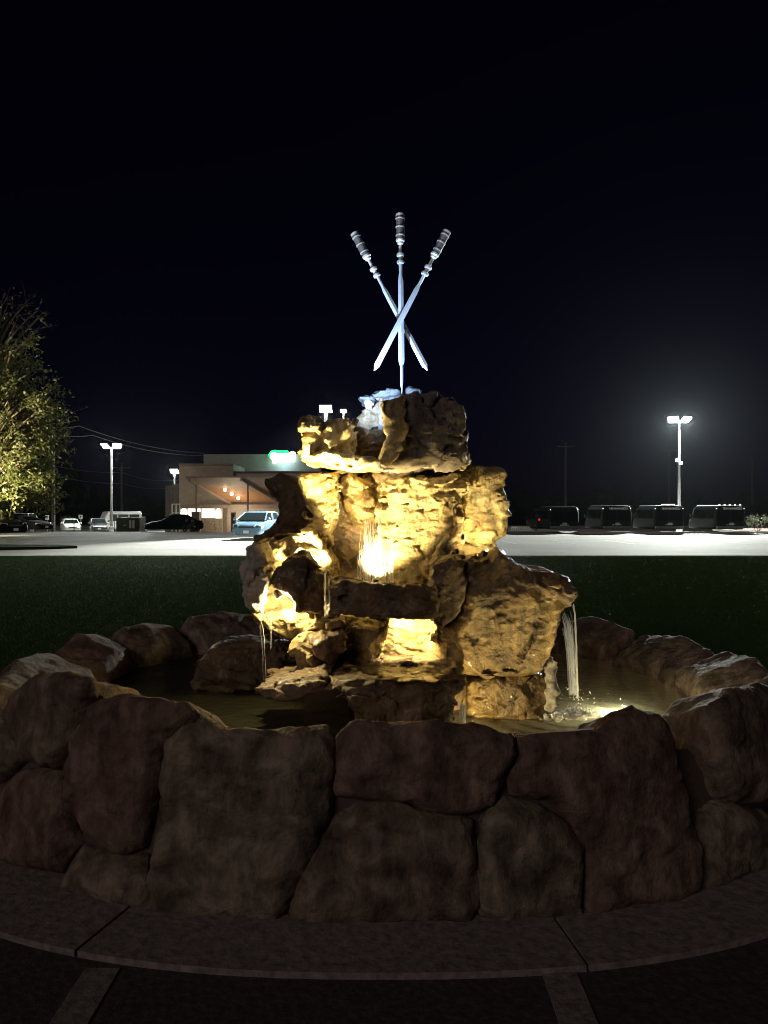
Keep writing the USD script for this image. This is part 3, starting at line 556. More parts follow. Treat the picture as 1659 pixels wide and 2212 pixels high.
for m_ in fm[:150]: m_.vertices[:, 2] += WL - SPL[2]
obj('splash', cat_(fm), M['foam'], smooth=True, label='frothy splash where the right fall meets the pool', cat='splash', kind='stuff')
# film of water on the wet shelf
sx, sy = np.meshgrid(np.linspace(-.26, .44, 60), np.linspace(3.86, 4.62, 60), indexing='ij')
zz = .742 + (meshkit.fbm(np.stack([sx * 9, sy * 9, sx * 0], -1), 3, 8) - .5) * .05
wv = np.stack([sx + .03, sy, zz], -1).reshape(-1, 3); ff = []
cen = np.array([.12, 4.22])
for i in range(59):
    for j in range(59):
        q = [i * 60 + j, (i + 1) * 60 + j, (i + 1) * 60 + j + 1, i * 60 + j + 1]; c = wv[q].mean(0)
        if ((c[0] - cen[0]) / .34) ** 2 + ((c[1] - cen[1]) / .36) ** 2 + .5 * (meshkit.noise(c[None] * 6)[0] - .5) < 1: ff += [q[:3], [q[0], q[2], q[3]]]
obj('shelf_water', trimesh.Trimesh(wv, ff), M['film'], smooth=True, label='rippling sheet of water on the broad dark shelf rock', cat='water')

# ------------------------------------------------------------------ lot lamps
def lamp_light(parent, pos, power, target=None, color=WHITE, r=.25, angle=None):
    L = UsdLux.SphereLight.Define(stage, numbered(str(parent.GetPath()) + '/bulb')); L.CreateRadiusAttr(r); L.CreateNormalizeAttr(True); L.CreateIntensityAttr(power); L.CreateColorAttr(Gf.Vec3f(*color))
    if angle: sh = UsdLux.ShapingAPI.Apply(L.GetPrim()); sh.CreateShapingConeAngleAttr(angle); sh.CreateShapingConeSoftnessAttr(.5)
    aim(L.GetPrim(), pos, target if target is not None else np.asarray(pos) - [0, 0, 1])
def lot_lamp(label, x, y, d, heads, power, size=1.0, base=None, extras=False, tilt=-38, cone=66, fwd=11, side=0):
    top = P(x, y, d); z0 = float(gz(d)) if base is None else base; H = top[2] - z0
    t = thing('lot_lamp', label, 'street lamp', (top[0], d, z0))
    obj('pole', tube([(0, 0, 0), (0, 0, H * .5), (0, 0, H - .12)], [.16, .12, .09], 12), M['pole'], t, smooth=40)
    obj('base', lathe([(0, .001), (0, .3), (.6, .28), (.65, .001)], (0, 0, -.02), (0, 0, 1), 16), M['kerb'], t)
    for hx, yaw in heads:
        ca, sa = math.cos(math.radians(yaw)), math.sin(math.radians(yaw))
        def put(m):
            m.apply_transform(trimesh.transformations.rotation_matrix(math.radians(tilt), [1, 0, 0])); m.apply_transform(trimesh.transformations.rotation_matrix(math.radians(yaw), [0, 0, 1])); m.apply_translation([hx, -.12, H]); return m
        hd = obj('lamp_head', put(hull([(a * .42 * size, b * .34 * size, c) for a in (-1, 1) for b in (-1, 1) for c in (0, .1)] + [(a * .3 * size, b * .2 * size, .16) for a in (-1, 1) for b in (-1, 1)])), M['pole'], t)
        obj('lens', put(box(0, 0, -.012, .80 * size, .64 * size, .03)), M['lens_lot'], hd)
        lamp_light(t, (hx, -.25, H - .32), power / len(heads), target=(hx + side, -fwd, 0), angle=cone)
    if len(heads) > 1: obj('arm', seg((heads[0][0], 0, H - .02), (heads[-1][0], 0, H - .02), .05), M['pole'], t)
    if extras:
        for (ex, ez) in ((-.22, 8.05 / 12.6 * H), (.12, 7.75 / 12.6 * H)):
            c = obj('camera_box', box(ex, -.15, ez, .26, .3, .34), M['white'], t); obj('bracket', seg((0, 0, ez), (ex, -.12, ez), .035), M['pole'], c)
lot_lamp('tall double lamp on the pole behind the black vans', 1467, 907, 78, [(-.62, -25), (.62, 25)], LAMP['lot'] * 4.2, 1.25, extras=True)
lot_lamp('double lamp on the slim pole behind the dark green utility box', 241, 964, 84, [(-.62, -25), (.62, 25)], LAMP['lot'] * .25, 1.1)
lot_lamp('brightest lamp just above the upper left rocks', 704, 884, 52, [(0, 0)], LAMP['lot'] * 2.4, 1.0, cone=34, fwd=9, side=-.6)
lot_lamp('small distant lamp right of the brightest lamp', 742, 888, 120, [(0, 0)], LAMP['lot'] * .3, 1.0)
lot_lamp('single lamp on the short pole left of the tan building', 377, 1018, 95, [(0, 0)], LAMP['lot'] * .5, 1.1)

# ------------------------------------------------------------------ building
D0 = 72.0; BZ = float(gz(D0))
b = thing('restaurant', 'low tan building with sloped wooden canopy and lit windows', 'building')
def wallbox(x0, x1, y0, y1, d, depth, name, m, **kw):
    a, c = P(x0, y0, d), P(x1, y1, d); return obj(name, bbox(a[0], c[0], d, d + depth, min(c[2], a[2]), max(a[2], c[2])), M[m], b, **kw)
wallbox(387, 504, 1003, 1094, D0, 9, 'upper_wall', 'stucco', label='tan left upper wall')
wallbox(504, 960, 1019, 1094, D0 + .3, 9, 'parapet', 'parapet', label='pale long parapet above the canopy')
wallbox(440, 960, 981, 1030, D0 + 6, 7, 'roof_box', 'teal', label='grey green upper storey behind the parapet')
wallbox(387, 481, 1094, 1160, D0 + .05, 8, 'wall', 'wallwhite')
wallbox(481, 960, 1094, 1160, D0 + .35, 8, 'wall', 'wallwhite')
# coping stones
wallbox(386, 505, 1001.5, 1004, D0 - .15, .5, 'coping', 'beam'); wallbox(503, 960, 1017.5, 1020, D0 + .1, .5, 'coping', 'beam')
# stone wainscot
rw = np.random.default_rng(8); a0, a1 = P(387, 1120, D0), P(480, 1151, D0); z = BZ - .05
while z < a0[2] - .02:
    hh = min(rw.uniform(.18, .28), a0[2] - z); x = a0[0] + .01
    while x < a1[0] - .05:
        w = min(rw.uniform(.4, .8), a1[0] - x); pr_ = rw.uniform(.02, .08)
        obj('stone', bbox(x + .012, x + w - .012, D0 - .1 - pr_, D0 + .04, z + .012, z + hh - .012), M['stonec'], b); x += w
    z += hh
for x0, x1 in ((406, 424), (425.5, 434), (436, 464)):
    fr = wallbox(x0 - .6, x1 + .6, 1094.5, 1120, D0 - .04, .08, 'window', 'beam')
    a, c = P(x0, 1095.3, D0), P(x1, 1119, D0); obj('pane', bbox(a[0], c[0], D0 - .06, D0 - .045, c[2], a[2]), M['window_lit'], fr)
for x0, x1 in ((391, 404), (466, 477)):
    a, c = P(x0, 1098, D0), P(x1, 1119, D0); cx, w, h = (a[0] + c[0]) / 2, c[0] - a[0], a[2] - c[2]
    th = np.linspace(0, np.pi, 14); arch = [(cx + w / 2 * math.cos(q), c[2] + h * .5 + h * .5 * math.sin(q)) for q in th] + [(cx - w / 2, c[2]), (cx + w / 2, c[2])]
    m_ = trimesh.creation.extrude_polygon(shapely.Polygon(arch), .05, engine='earcut'); m_.vertices = m_.vertices[:, [0, 2, 1]] * [1, -1, 1] + [0, D0 - .02, 0]; m_.invert()
    obj('arched_window', m_, M['sconce'], b)
dr = wallbox(499, 509, 1107, 1151, D0 + .28, .1, 'door', 'black'); a, c = P(500.2, 1109, D0), P(507.6, 1130, D0)
obj('pane', bbox(a[0], c[0], D0 + .26, D0 + .275, c[2], a[2]), M['glass'], dr)
# canopy: high at the front, low at the wall
f0, f1 = P(410, 1034, 65), P(930, 1034, 65); r0, r1 = P(500, 1084, 71.5), P(960, 1084, 71.5)
r0[0] = P(497, 0, 71.5)[0]
nb = 16
for i in range(nb):
    q0, q1 = i / nb + .002, (i + 1) / nb - .002; c4 = [f0 + (r0 - f0) * q0, f1 + (r1 - f1) * q0, f1 + (r1 - f1) * q1, f0 + (r0 - f0) * q1]
    obj('soffit_board', hull([v + [0, 0, dz] for v in c4 for dz in (0, .05)]), M['wood'], b)
obj('canopy_roof', hull([v + [0, 0, dz] for v in (f0 - [.3, .4, 0], f1 + [.3, -.4, 0], r1, r0) for dz in (.07, .2)]), M['beam'], b)
for i in range(5):
    A, B = f0 + [i * (P(522, 0, 65)[0] - f0[0]), -.2, -.02], None
    B = r0 + [i * (P(605, 0, 71.5)[0] - r0[0]), 0, -.02]
    obj('rafter', hull([v + [dx, 0, dz] for v in (A, B) for dx in (-.09, .09) for dz in (-.2, 0)]), M['beam'], b)
    pf = A + (B - A) * .16; pz = float(gz(66))
    pc = obj('post', bbox(pf[0] - .06, pf[0] + .06, pf[1] - .06, pf[1] + .06, 1.6, pf[2] - .1), M['beam'], b)
    obj('pier', bbox(pf[0] - .33, pf[0] + .33, pf[1] - .33, pf[1] + .33, pz - .1, 1.6), M['stonec'], b)
    obj('rear_post', bbox(B[0] - .1, B[0] + .1, B[1] - .3, B[1] - .1, BZ - .1, B[2] - .3), M['beam'], b)
obj('beam', bbox(r0[0] - 4.6, r1[0], 71.3, 71.6, r0[2] - .62, r0[2] - .26), M['beam'], b)
# lights of the canopy
for i, (x, y) in enumerate(((486, 1058), (500.5, 1067), (514.7, 1076))):
    p = P(x, y, 67.2 + i * 1.2); t = thing('globe_light', ['front', 'middle', 'rear'][i] + ' globe light hanging under the wooden canopy', 'lamp', p)
    obj('globe', trimesh.creation.icosphere(3, .15), M['globe'], t, smooth=True); obj('cord', seg((0, 0, .14), (0, 0, .30 + .0 * i), .012), M['black'], t)
    lamp_light(t, (0, 0, -1.7), (12, 18, 55)[i], color=(1., .80, .56), r=.1)
# sign: a glowing script
sg = thing('roof_sign', 'glowing white and green script sign on the building roof', 'sign')
def px_poly(pts, d, th, y0, grow=.06):
    m_ = trimesh.creation.extrude_polygon(shapely.Polygon([P(x, y, d)[[0, 2]] for x, y in pts])  .buffer(grow), th, engine='earcut'); v = m_.vertices.copy(); m_.vertices = np.stack([v[:, 0], y0 - v[:, 2], v[:, 1]], 1); m_.invert(); return m_
DS = D0 + 5.6; so = lambda pts: [(557.4 + (840 + x / 10.37) / 1.507 - 557.4, (1440 + y / 10.37) / 1.507) for x, y in pts]
obj('lettering', px_poly(so([(430, 440), (470, 380), (560, 360), (640, 395), (780, 400), (930, 380), (985, 420), (1110, 345), (1200, 330), (1255, 380), (1230, 500), (1225, 630), (1030, 645), (650, 650), (590, 690), (520, 690), (500, 600), (445, 520)]), DS, .12, DS), M['sign'], sg)
obj('backing', px_poly(so([(420, 430), (470, 350), (560, 325), (780, 345), (950, 330), (1000, 395), (960, 500), (640, 560), (480, 520)]), DS, .05, DS + .14, .22), M['signgreen'], sg)
lamp_light(sg, tuple(P(612, 1006, DS - .5)), 22, target=tuple(P(612, 1012, D0 + 6)), color=(.5, .85, 1.), r=.3); lamp_light(sg, tuple(P(598, 972, DS - .3)), 26, color=(.15, 1., .4), r=.3)
# slatted screen and white frame left of the building
ls = thing('slatted_screen', 'dark vertical slat screen at the left end of the tan building', 'screen')
for x in np.linspace(358, 386, 11):
    a, c = P(x, 1049 if x < 372 else 1046, D0 + 1), P(x, 1153, D0 + 1); obj('slat', bbox(a[0] - .045, a[0] + .045, D0 + 1, D0 + 1.1, c[2], a[2]), M['slat'], ls)
obj('rail', bbox(P(357, 0, D0)[0], P(387, 0, D0)[0], D0 + 1.11, D0 + 1.17, 2.2, 2.35), M['slat'], ls)
wfm = thing('white_rack', 'white square tube frame beside the slatted screen', 'frame')
for x in (371.5, 380, 388): a, c = P(x, 1089, D0 - .8), P(x, 1152, D0 - .8); obj('upright', bbox(a[0] - .04, a[0] + .04, D0 - .8, D0 - .72, c[2], a[2]), M['white'], wfm)
for y in (1089, 1108, 1129): a, c = P(371.5, y, D0 - .8), P(388, y, D0 - .8); obj('crossbar', bbox(a[0] - .04, c[0] + .04, D0 - .715, D0 - .65, a[2] - .04, a[2] + .04), M['white'], wfm)

# ------------------------------------------------------------------ vehicles
def loft(st):
    """stations (x, zlo, zhi, half width)"""
    V = []; n = 12
    for x, zl, zh, w in st:
        h = zh - zl
        half = [(w * .86, zl), (w * .97, zl + .10 * h), (w, zl + .40 * h), (w * .985, zl + .72 * h), (w * .93, zl + .93 * h), (w * .80, zh)]
        V += [(x, -y, z) for y, z in half] + [(x, y, z) for y, z in half[::-1]]
    f = []
    for i in range(len(st) - 1):
        for j in range(n): p, q = i * n + j, i * n + (j + 1) % n; f += [(p, q, q + n), (p, q + n, p + n)]
    for j in range(1, n - 1): m = (len(st) - 1) * n; f += [(0, j + 1, j), (m, m + j, m + j + 1)]
    m = trimesh.Trimesh(V, f, process=False); m.fix_normals(); return m
def wheel(t, x, y, r):
    a, b2 = (x, y - .11, r), (x, y + .11, r); s_ = 1 if y > 0 else -1
    w = obj('wheel', lathe([(0, r * .62), (0, r * .9), (.03, r), (.19, r), (.22, r * .9), (.22, r * .62)], a, b2, 24), M['tyre'], t, smooth=40)
    o = y + s_ * .10
    obj('rim', lathe([(0, .01), (.012, r * .2), (.012, r * .55), (-.02, r * .64), (-.06, r * .64)], (x, o, r), (x, o + s_, r), 20), M['rim'], w, smooth=40)
def vehicle(name, label, cat, loc, rz, paint, L, W, H, style, head='plate', group=None, sign=False):
    t = thing(name, label, cat, loc, rz, group); P_ = M[paint]; r = .33 if style in ('sedan', 'hatch') else .39; w = W / 2; g = .2 if style in ('sedan', 'hatch') else .28
    h = L / 2
    if style == 'van':
        body = [(-h, g + .12, H - .08, w * .94), (-h + .1, g, H - .02, w), (-h + .6, g, H, w), (h - 1.5, g, H, w), (h - 1.15, g, H - .12, w), (h - .55, g, 1.15, w * .98), (h - .1, g, .98, w * .93), (h, g + .15, .85, w * .86)]
        obj('body', loft(body), P_, t, smooth=35)
        for s in (-1, 1):
            for x0, x1 in ((-h + .35, -h + 1.6), (-h + 1.72, -h + 3.0), (-h + 3.12, h - 1.35)): obj('side_window', bbox(x0, x1, s * (w - .012) - .02, s * (w - .012) + .02, H * .52, H * .84), M['glass'], t)
            y0 = s * w * .46; obj('rear_window', box(-h + .03, y0, H * .64, .06, w * .78, H * .36), M['glass'], t)
            obj('tail_light', box(-h + .06, s * w * .90, H * .42, .09, .10, .42), M['redoff'], t); obj('tail_reflector', box(-h + .06, s * w * .91, H * .88, .08, .08, .06), M['marker'], t)
            obj('mirror', box(h - 1.2, s * (w + .14), 1.25, .12, .2, .28), M['black'], t)
            obj('rain_gutter', bbox(-h + .15, h - 1.5, s * w * .84 - .03, s * w * .84 + .03, H - .06, H - .03), M['chrome'], t)
        obj('windscreen', hull([(h - 1.17, y, z) for y in (-w * .82, w * .82) for z in (H - .2,)] + [(h - .62, y, 1.2) for y in (-w * .9, w * .9)] + [(h - 1.3, y, 1.3) for y in (-w * .8, w * .8)]), M['glass'], t)
        obj('roof_edge', bbox(-h + .02, -h + .09, -w * .82, w * .82, H - .055, H - .02), M['chrome'], t)
        obj('bumper', box(-h - .04, 0, g + .16, .18, W * .94, .2), M['greypaint'], t); obj('number_plate', box(-h - .14, 0, g + .42, .03, .34, .17), M['silver'], t)
        obj('plate_lamp', box(-h + .01, .0, H * .30, .06, .7, .05), M['chrome'], t)
        if sign:
            pts = [(-h - .04, .55 - .022 * i + .05 * math.sin(1.3 * i), H * .885 + .065 * math.sin(1.3 * i + 1.2) * (1.0 if i > 5 else 1.5)) for i in range(42)]
            obj('logo_script', tube(pts, .022, 5), M['plate'], t); fl = [(-h - .04, -.36, H * .86), (-h - .04, -.78, H * .86), (-h - .04, -.78, H * .955), (-h - .04, -.36, H * .89)]
            obj('logo_flag', tube(fl + [fl[0]], .036, 5), M['plate'], t); obj('logo_underline', seg((-h - .035, .50, H * .865), (-h - .035, -.68, H * .865), .02, 5), M['plate'], t)
        if sign == 2:
            for i in range(5): obj('marker_light', box(-h + .12, -w * .7 + i * w * .35, H + .03, .1, .09, .06), M['marker'], t)
        if sign == 3:
            for y in (-.35, .15): obj('roof_lamp', box(-h + .5, y, H + .05, .3, .4, .08), M['marker'], t)
        ax = (-h + 1.05, h - .95)
    else:
        hood, belt = (.92, .95) if style in ('sedan', 'hatch') else (1.10, 1.15)
        tail = belt if style == 'sedan' else belt + .05
        body = [(-h, g + .14, tail - .12, w * .84), (-h + .12, g + .03, tail - .03, w * .93), (-h + .6, g, tail, w * .99), (0, g - .02, belt, w), (h * .42, g, hood + .02, w * .99), (h - .45, g, hood - .12, w * .95), (h - .12, g + .03, hood - .25, w * .88), (h, g + .1, hood - .38, w * .76)]
        obj('body', loft(body), P_, t, smooth=35)
        rx0, rx1, bx0, bx1 = {'sedan': (-h * .42, h * .10, -h * .78, h * .46), 'hatch': (-h * .72, h * .10, -h * .93, h * .46), 'suv': (-h * .86, h * .12, -h * .95, h * .42), 'minivan': (-h * .84, h * .12, -h * .95, h * .62), 'pickup': (-h * .08, h * .18, -h * .18, h * .45)}[style]
        zb = belt - .04; tw, bw = w * .70, w * .90
        gh = hull([(x, s * bw, zb) for x in (bx0, bx1) for s in (-1, 1)] + [(x, s * tw, H - .05) for x in (rx0, rx1) for s in (-1, 1)]); obj('glasshouse', gh, M['glass'], t)
        obj('roof', hull([(x, s * y, z) for x, y, z in ((rx0 - .06, tw + .03, H - .07), (rx1 + .05, tw + .03, H - .07), (rx0 + .1, tw - .12, H), (rx1 - .1, tw - .12, H)) for s in (-1, 1)]), P_, t)
        for s in (-1, 1):
            for (xb, xt) in ((bx0, rx0), (bx1, rx1), ((bx0 + bx1) / 2, (rx0 + rx1) / 2)): obj('pillar', seg((xb, s * (bw + .005), zb), (xt, s * (tw + .01), H - .05), .04, 6), P_, t)
            obj('mirror', hull(trimesh.creation.icosphere(1, .11).vertices * [.7, 1.1, .75] + [bx1 - .25, s * (w + .06), belt + .03]), P_, t)
            obj('headlight', hull([(h - .02, s * w * .50, hood - .36), (h - .10, s * w * .52, hood - .22), (h - .32, s * w * .90, hood - .18), (h - .30, s * w * .93, hood - .34), (h - .5, s * w * .7, hood - .3)]), M[head if not (head == 'head' and s < 0) else 'plate'], t)
            obj('tail_light', box(-h + .06, s * w * .78, tail - .18, .1, w * .28, .16), M['redoff' if head != 'red' else 'red'], t)
        obj('grille', box(h - .06, 0, hood - .36, .14, w * .9, .12), M['black'], t); obj('number_plate', box(h + .02, 0, g + .2, .03, .32, .16), M['plate'], t); obj('rear_number_plate', box(-h - .005, 0, g + .4, .03, .32, .16), M['plate'], t)
        obj('bumper', hull([(h + .02, s * w * .7, z) for s in (-1, 1) for z in (g + .05, g + .24)] + [(h - .3, s * w * .93, z) for s in (-1, 1) for z in (g + .05, g + .24)]), P_, t)
        ax = (-h * .58, h * .62)
    for x in ax:
        for s in (-1, 1): wheel(t, x, s * (w - .12), r)
    return t
def park(x, y_unused, d): q = P(x, 0, d); return (q[0], d, float(gz(d)) + .013)
vehicle('parked_car', 'blue family car facing the viewer with one bright headlight', 'car', park(556, 0, 45.2), -96, 'blue', 4.7, 1.86, 1.62, 'minivan', head='head')
vehicle('parked_car', 'white sedan parked between the pale bush and the dark hatchback', 'car', park(152, 0, 84), -62, 'white', 4.6, 1.8, 1.45, 'sedan')
vehicle('parked_car', 'dark grey hatchback between the white sedan and the green utility box', 'car', park(212, 0, 83), -66, 'greypaint', 4.3, 1.8, 1.5, 'hatch')
vehicle('parked_car', 'silver pickup behind the dark off-roader at the far left', 'pickup', park(46, 0, 74), -80, 'silver', 5.4, 1.95, 1.8, 'suv')
vehicle('parked_car', 'black off-roader cut by the left edge of the picture', 'car', park(-10, 0, 50), -35, 'blackpaint', 4.9, 1.95, 1.85, 'suv')
vehicle('parked_car', 'low black car beside the black off-roader at left', 'car', park(52, 0, 62), -20, 'blackpaint', 4.6, 1.8, 1.3, 'sedan')
vehicle('parked_car', 'glossy black car in front of the lit restaurant windows', 'car', park(376, 0, 63.5), -160, 'blackpaint', 4.6, 1.85, 1.45, 'sedan')
vehicle('parked_van', 'white van whose roof shows over the dark green utility box', 'van', park(254, 0, 95), -140, 'white', 5.4, 2.0, 2.5, 'van')
vehicle('parked_car', 'dark car with red tail lights left of the row of black vans', 'car', park(1172, 0, 63.5), 92, 'blackpaint', 4.9, 1.95, 1.85, 'suv', head='red')
labs = ['leftmost black van without lettering on its back', 'second black van from the left with pale script', 'black van with bright lamps on its roof', 'rightmost black van with a row of small roof marker lights']
for (x, sgn), lb in zip(((1219, False), (1333, 1), (1446, 3), (1578, 2)), labs):
    q = P(x, 0, 57.5); vehicle('black_van', lb, 'van', (q[0], 57.5 + 2.7, .013), 90, 'blackpaint', 5.4, 2.22, 2.0 + (.1 if sgn else 0), 'van', sign=sgn, group=None)
# wheel stops
ws = None
for i, (x, w_) in enumerate(((1333, 0), (1390, 0), (1446, 0), (1500, 0), (1560, 0), (1600, 0), (1280, 0))):
    q = P(x, 0, 56.6); lb = 'concrete wheel stop on the lot in front of the black vans'
    if ws is None:
        ws = thing('wheel_stop', lb, 'wheel stop', (q[0], 56.6, .013), 0, 'wheel stops along the black vans'); obj('stop_block', hull([(a, b_, c) for a in (-.95, .95) for b_, c in ((-.1, 0), (.1, 0), (-.06, .13), (.06, .13))]), M['kerb'], ws)
    else: dup(ws, 'wheel_stop', lb, (q[0], 56.6, .013), cat='wheel stop', group='wheel stops along the black vans')
# low white barrier
wb = thing('white_barrier', 'low white ribbed barrier left of the black vans', 'barrier'); a, c = P(1104, 0, 64), P(1158, 0, 64)
for x in np.arange(a[0], c[0], .16): obj('picket', bbox(x, x + .11, 64, 64.05, .02, .40), M['white'], wb)
obj('rail', bbox(a[0], c[0], 64.055, 64.1, .28, .36), M['white'], wb)

# motorbikes beside the black car
def motorbike(label, x, d, rz):
    t = thing('motorcycle', label, 'motorcycle', park(x, 0, d), rz)
    for xx in (-.7, .7):
        w = obj('wheel', trimesh.creation.torus(.27, .055, 20, 8).apply_transform(trimesh.transformations.rotation_matrix(np.pi / 2, [1, 0, 0])).apply_translation([xx, 0, .325]), M['tyre'], t, smooth=True)
        obj('rim', lathe([(0, .01), (.0, .2), (.03, .24), (.06, .2), (.06, .01)], (xx, -.03, .325), (xx, 1, .325), 14), M['chrome'], w)
    obj('engine', blob(np.array([0, 0, .45]), .3, .17, .22, 5, 2, .3), M['chrome'], t); obj('tank', blob(np.array([.15, 0, .82]), .3, .15, .13, 6, 2, .1), M['blackpaint'], t, smooth=True)
    obj('seat', hull([(x_, y_, z_) for x_, z_ in ((-.75, .72), (-.1, .72), (-.7, .84), (-.15, .78)) for y_ in (-.14, .14)]), M['black'], t)
    obj('fork', cat_([seg((.7, s * .09, .33), (.42, s * .09, 1.0), .025, 6) for s in (-1, 1)]), M['chrome'], t); obj('handlebar', tube([(.25, -.4, 1.08), (.4, -.15, 1.05), (.4, .15, 1.05), (.25, .4, 1.08)], .018, 6), M['chrome'], t)
    obj('headlamp', trimesh.creation.icosphere(2, .1).apply_translation([.55, 0, .92]), M['chrome'], t, smooth=True)
motorbike('motorcycle with chrome parts next to the glossy black car', 410, 63, -110)
motorbike('motorcycle nearest the tan pier right of the black car', 421, 63.4, -100)
# utility box, signs, barrier block
ub = thing('utility_box', 'dark green utility box with two white vertical labels', 'utility box'); a, c = P(251, 1120, 66), P(302, 1154.5, 66)
obj('cabinet', bbox(a[0], c[0], 66, 67.6, -.12, a[2]), M['greenbox'], ub); obj('lid', bbox(a[0] - .04, c[0] + .04, 65.95, 67.65, a[2] + .003, a[2] + .07), M['greenbox'], ub)
obj('door_seam', bbox(P(276, 0, 66)[0] - .01, P(276, 0, 66)[0] + .01, 65.985, 65.998, 0, a[2] - .1), M['black'], ub)
for x0, x1 in ((279.3, 283.6), (286, 290.6)): q, e_ = P(x0, 1124, 66), P(x1, 1141, 66); obj('label_plate', bbox(q[0], e_[0], 65.97, 65.99, e_[2], q[2]), M['plate'], ub)
q, e_ = P(266, 1133.6, 66), P(273, 1135.5, 66); obj('label_strip', bbox(q[0], e_[0], 65.97, 65.99, e_[2], q[2]), M['silver'], ub)
for x, y0, y1, yb, lb in ((102, 1113, 1123, 1140, 'parking sign on a thin post left of the white sedan'), (174.5, 1112.5, 1121, 1140, 'parking sign on a thin post behind the white sedan'), (309, 1116, 1127, 1147, 'parking sign on a thin post right of the green utility box')):
    d = 78 if x < 200 else 68; t = thing('parking_sign', lb, 'sign', park(x, 0, d)); zt = P(0, y0, d)[2] - float(gz(d)); zb = P(0, y1, d)[2] - float(gz(d))
    obj('post', seg((0, 0, 0), (0, 0, zt), .03, 6), M['pole'], t); sp_ = obj('sign_plate', bbox(-.2, .2, -.05, -.035, zb, zt), M['white'], t)
    obj('symbol', bbox(-.06, .06, -.056, -.051, zb + .12, zt - .1), M['blue'], sp_)
tb = thing('low_trailer', 'low white flatbed trailer right of the green utility box', 'trailer'); a, c = P(303, 1135, 69), P(346, 1145, 69)
obj('bed', bbox(a[0], c[0], 69, 71, c[2], a[2]), M['white'], tb); obj('block', bbox(P(301, 0, 65.5)[0], P(313, 0, 65.5)[0], 65.5, 66, -.1, .2), M['white'], tb)
wheel(tb, P(330, 0, 69)[0], 69.2, .3)
pb = thing('white_pedestal', 'small white pedestal right of the silver pickup', 'bollard', park(69, 0, 66)); obj('column', lathe([(0, .16), (.5, .15), (.52, .2), (.6, .2), (.62, .01)], (0, 0, 0), (0, 0, 1), 14), M['white'], pb)
fn = thing('wire_fence', 'thin dark wire fence along the far edge of the left lot', 'fence')
xs = [P(x, 0, 66.5)[0] for x in (70, 114, 160, 205, 247)]
for x in xs: obj('post', seg((x, 66.5, -.15), (x, 66.5, .9), .03, 6), M['black'], fn)
for z in (.15, .5, .85): obj('wire', seg((xs[0], 66.5, z), (xs[-1], 66.5, z), .008, 5), M['black'], fn)

# ------------------------------------------------------------------ poles and wires
poles = [(115, 930, 80, 'utility pole beside the crown of the big left tree'), (263, 1000, 110, 'distant utility pole right of the left double lamp'), (1222, 955, 120, 'faint utility pole above the white barrier'), (1445, 965, 130, 'faint utility pole left of the tall right lamp'), (1625, 985, 140, 'faint utility pole near the right edge')]
tops = []
for x, y, d, lb in poles:
    q = P(x, y, d); z0 = float(gz(d)); t = thing('utility_pole', lb, 'utility pole', (q[0], d, z0)); H = q[2] - z0
    obj('pole', tube([(0, 0, -.2), (0, 0, H)], [.22, .14], 8), M['darkpole'], t); obj('crossarm', box(0, -.2, H - .7, 2.6, .12, .14), M['darkpole'], t)
    for xx in (-1.2, 1.2): obj('insulator', box(xx, -.2, H - .55, .1, .1, .16), M['black'], t)
    tops.append(np.array([q[0], d, q[2]]))
def wire(lb, pts, r=.035):
    pts = np.array(pts); out = []
    for a, c in zip(pts[:-1], pts[1:]):
        q = np.linspace(0, 1, 14)[:, None]; s_ = a + (c - a) * q; s_[:, 2] -= 4 * .6 * (q * (1 - q))[:, 0]; out.append(tube(s_, r, 5))
    obj('power_line', cat_(out), M['wire'], label=lb, cat='power line')
wire('upper power line running from the big tree to the building', [P(60, 900, 80), P(170, 920, 84), P(440, 979, 96)])
wire('second power line just below the upper one', [P(60, 915, 81), P(200, 940, 86), P(440, 984, 97)])
wire('lower power line crossing behind the left double lamp', [P(60, 990, 100), P(263, 1020, 110), P(390, 1036, 118)])
wire('lowest power line crossing behind the left double lamp', [P(60, 1010, 100), P(263, 1044, 110), P(390, 1050, 118)])

# ------------------------------------------------------------------ trees
def grow(rng, a, u, L, r, depth, tubes, tips, up=.12, kink=.22, split=(2, 3), ratio=(.62, .82)):
    n = 4; pts = [a]; rad = [r]
    for i in range(n):
        u = u + rng.normal(0, kink, 3) * .5 + np.array([0, 0, up * .3]); u /= np.linalg.norm(u); pts.append(pts[-1] + u * L / n); rad.append(r * (1 - .4 * (i + 1) / n))
    tubes.append(tube(pts, rad, 7 if r > .06 else 4, cap=False))
    if depth == 0 or r < .006: tips.append((pts[-1], u)); tips.append((pts[2], u)); return
    for _ in range(rng.integers(split[0], split[1] + 1)):
        v = u + rng.normal(0, .55, 3); v /= np.linalg.norm(v); grow(rng, pts[-1], v, L * rng.uniform(*ratio), rad[-1] * rng.uniform(.6, .8), depth - 1, tubes, tips, up, kink, split, ratio)
    if depth > 1: tips.append((pts[3], u))
def leaves(rng, centers, size, n_each, spread):
    c = np.repeat(centers, n_each, 0); k = len(c); c = c + rng.normal(0, spread, (k, 3))
    a = rng.normal(size=(k, 3)); a /= np.linalg.norm(a, axis=1, keepdims=True); b = np.cross(a, rng.normal(size=(k, 3))); b /= np.linalg.norm(b, axis=1, keepdims=True); s = size * rng.uniform(.6, 1.3, (k, 1))
    V = np.stack([c - a * s, c + b * s * .45 + a * s * .1, c + a * s, c - b * s * .45 + a * s * .1], 1).reshape(-1, 3); i = np.arange(k)[:, None] * 4
    return trimesh.Trimesh(V, np.vstack([i + [0, 1, 2], i + [0, 2, 3]]), process=False)
rg = np.random.default_rng(21); tubes = []
tb0 = P(-40, 1150, 52); tb0[2] = 0.0
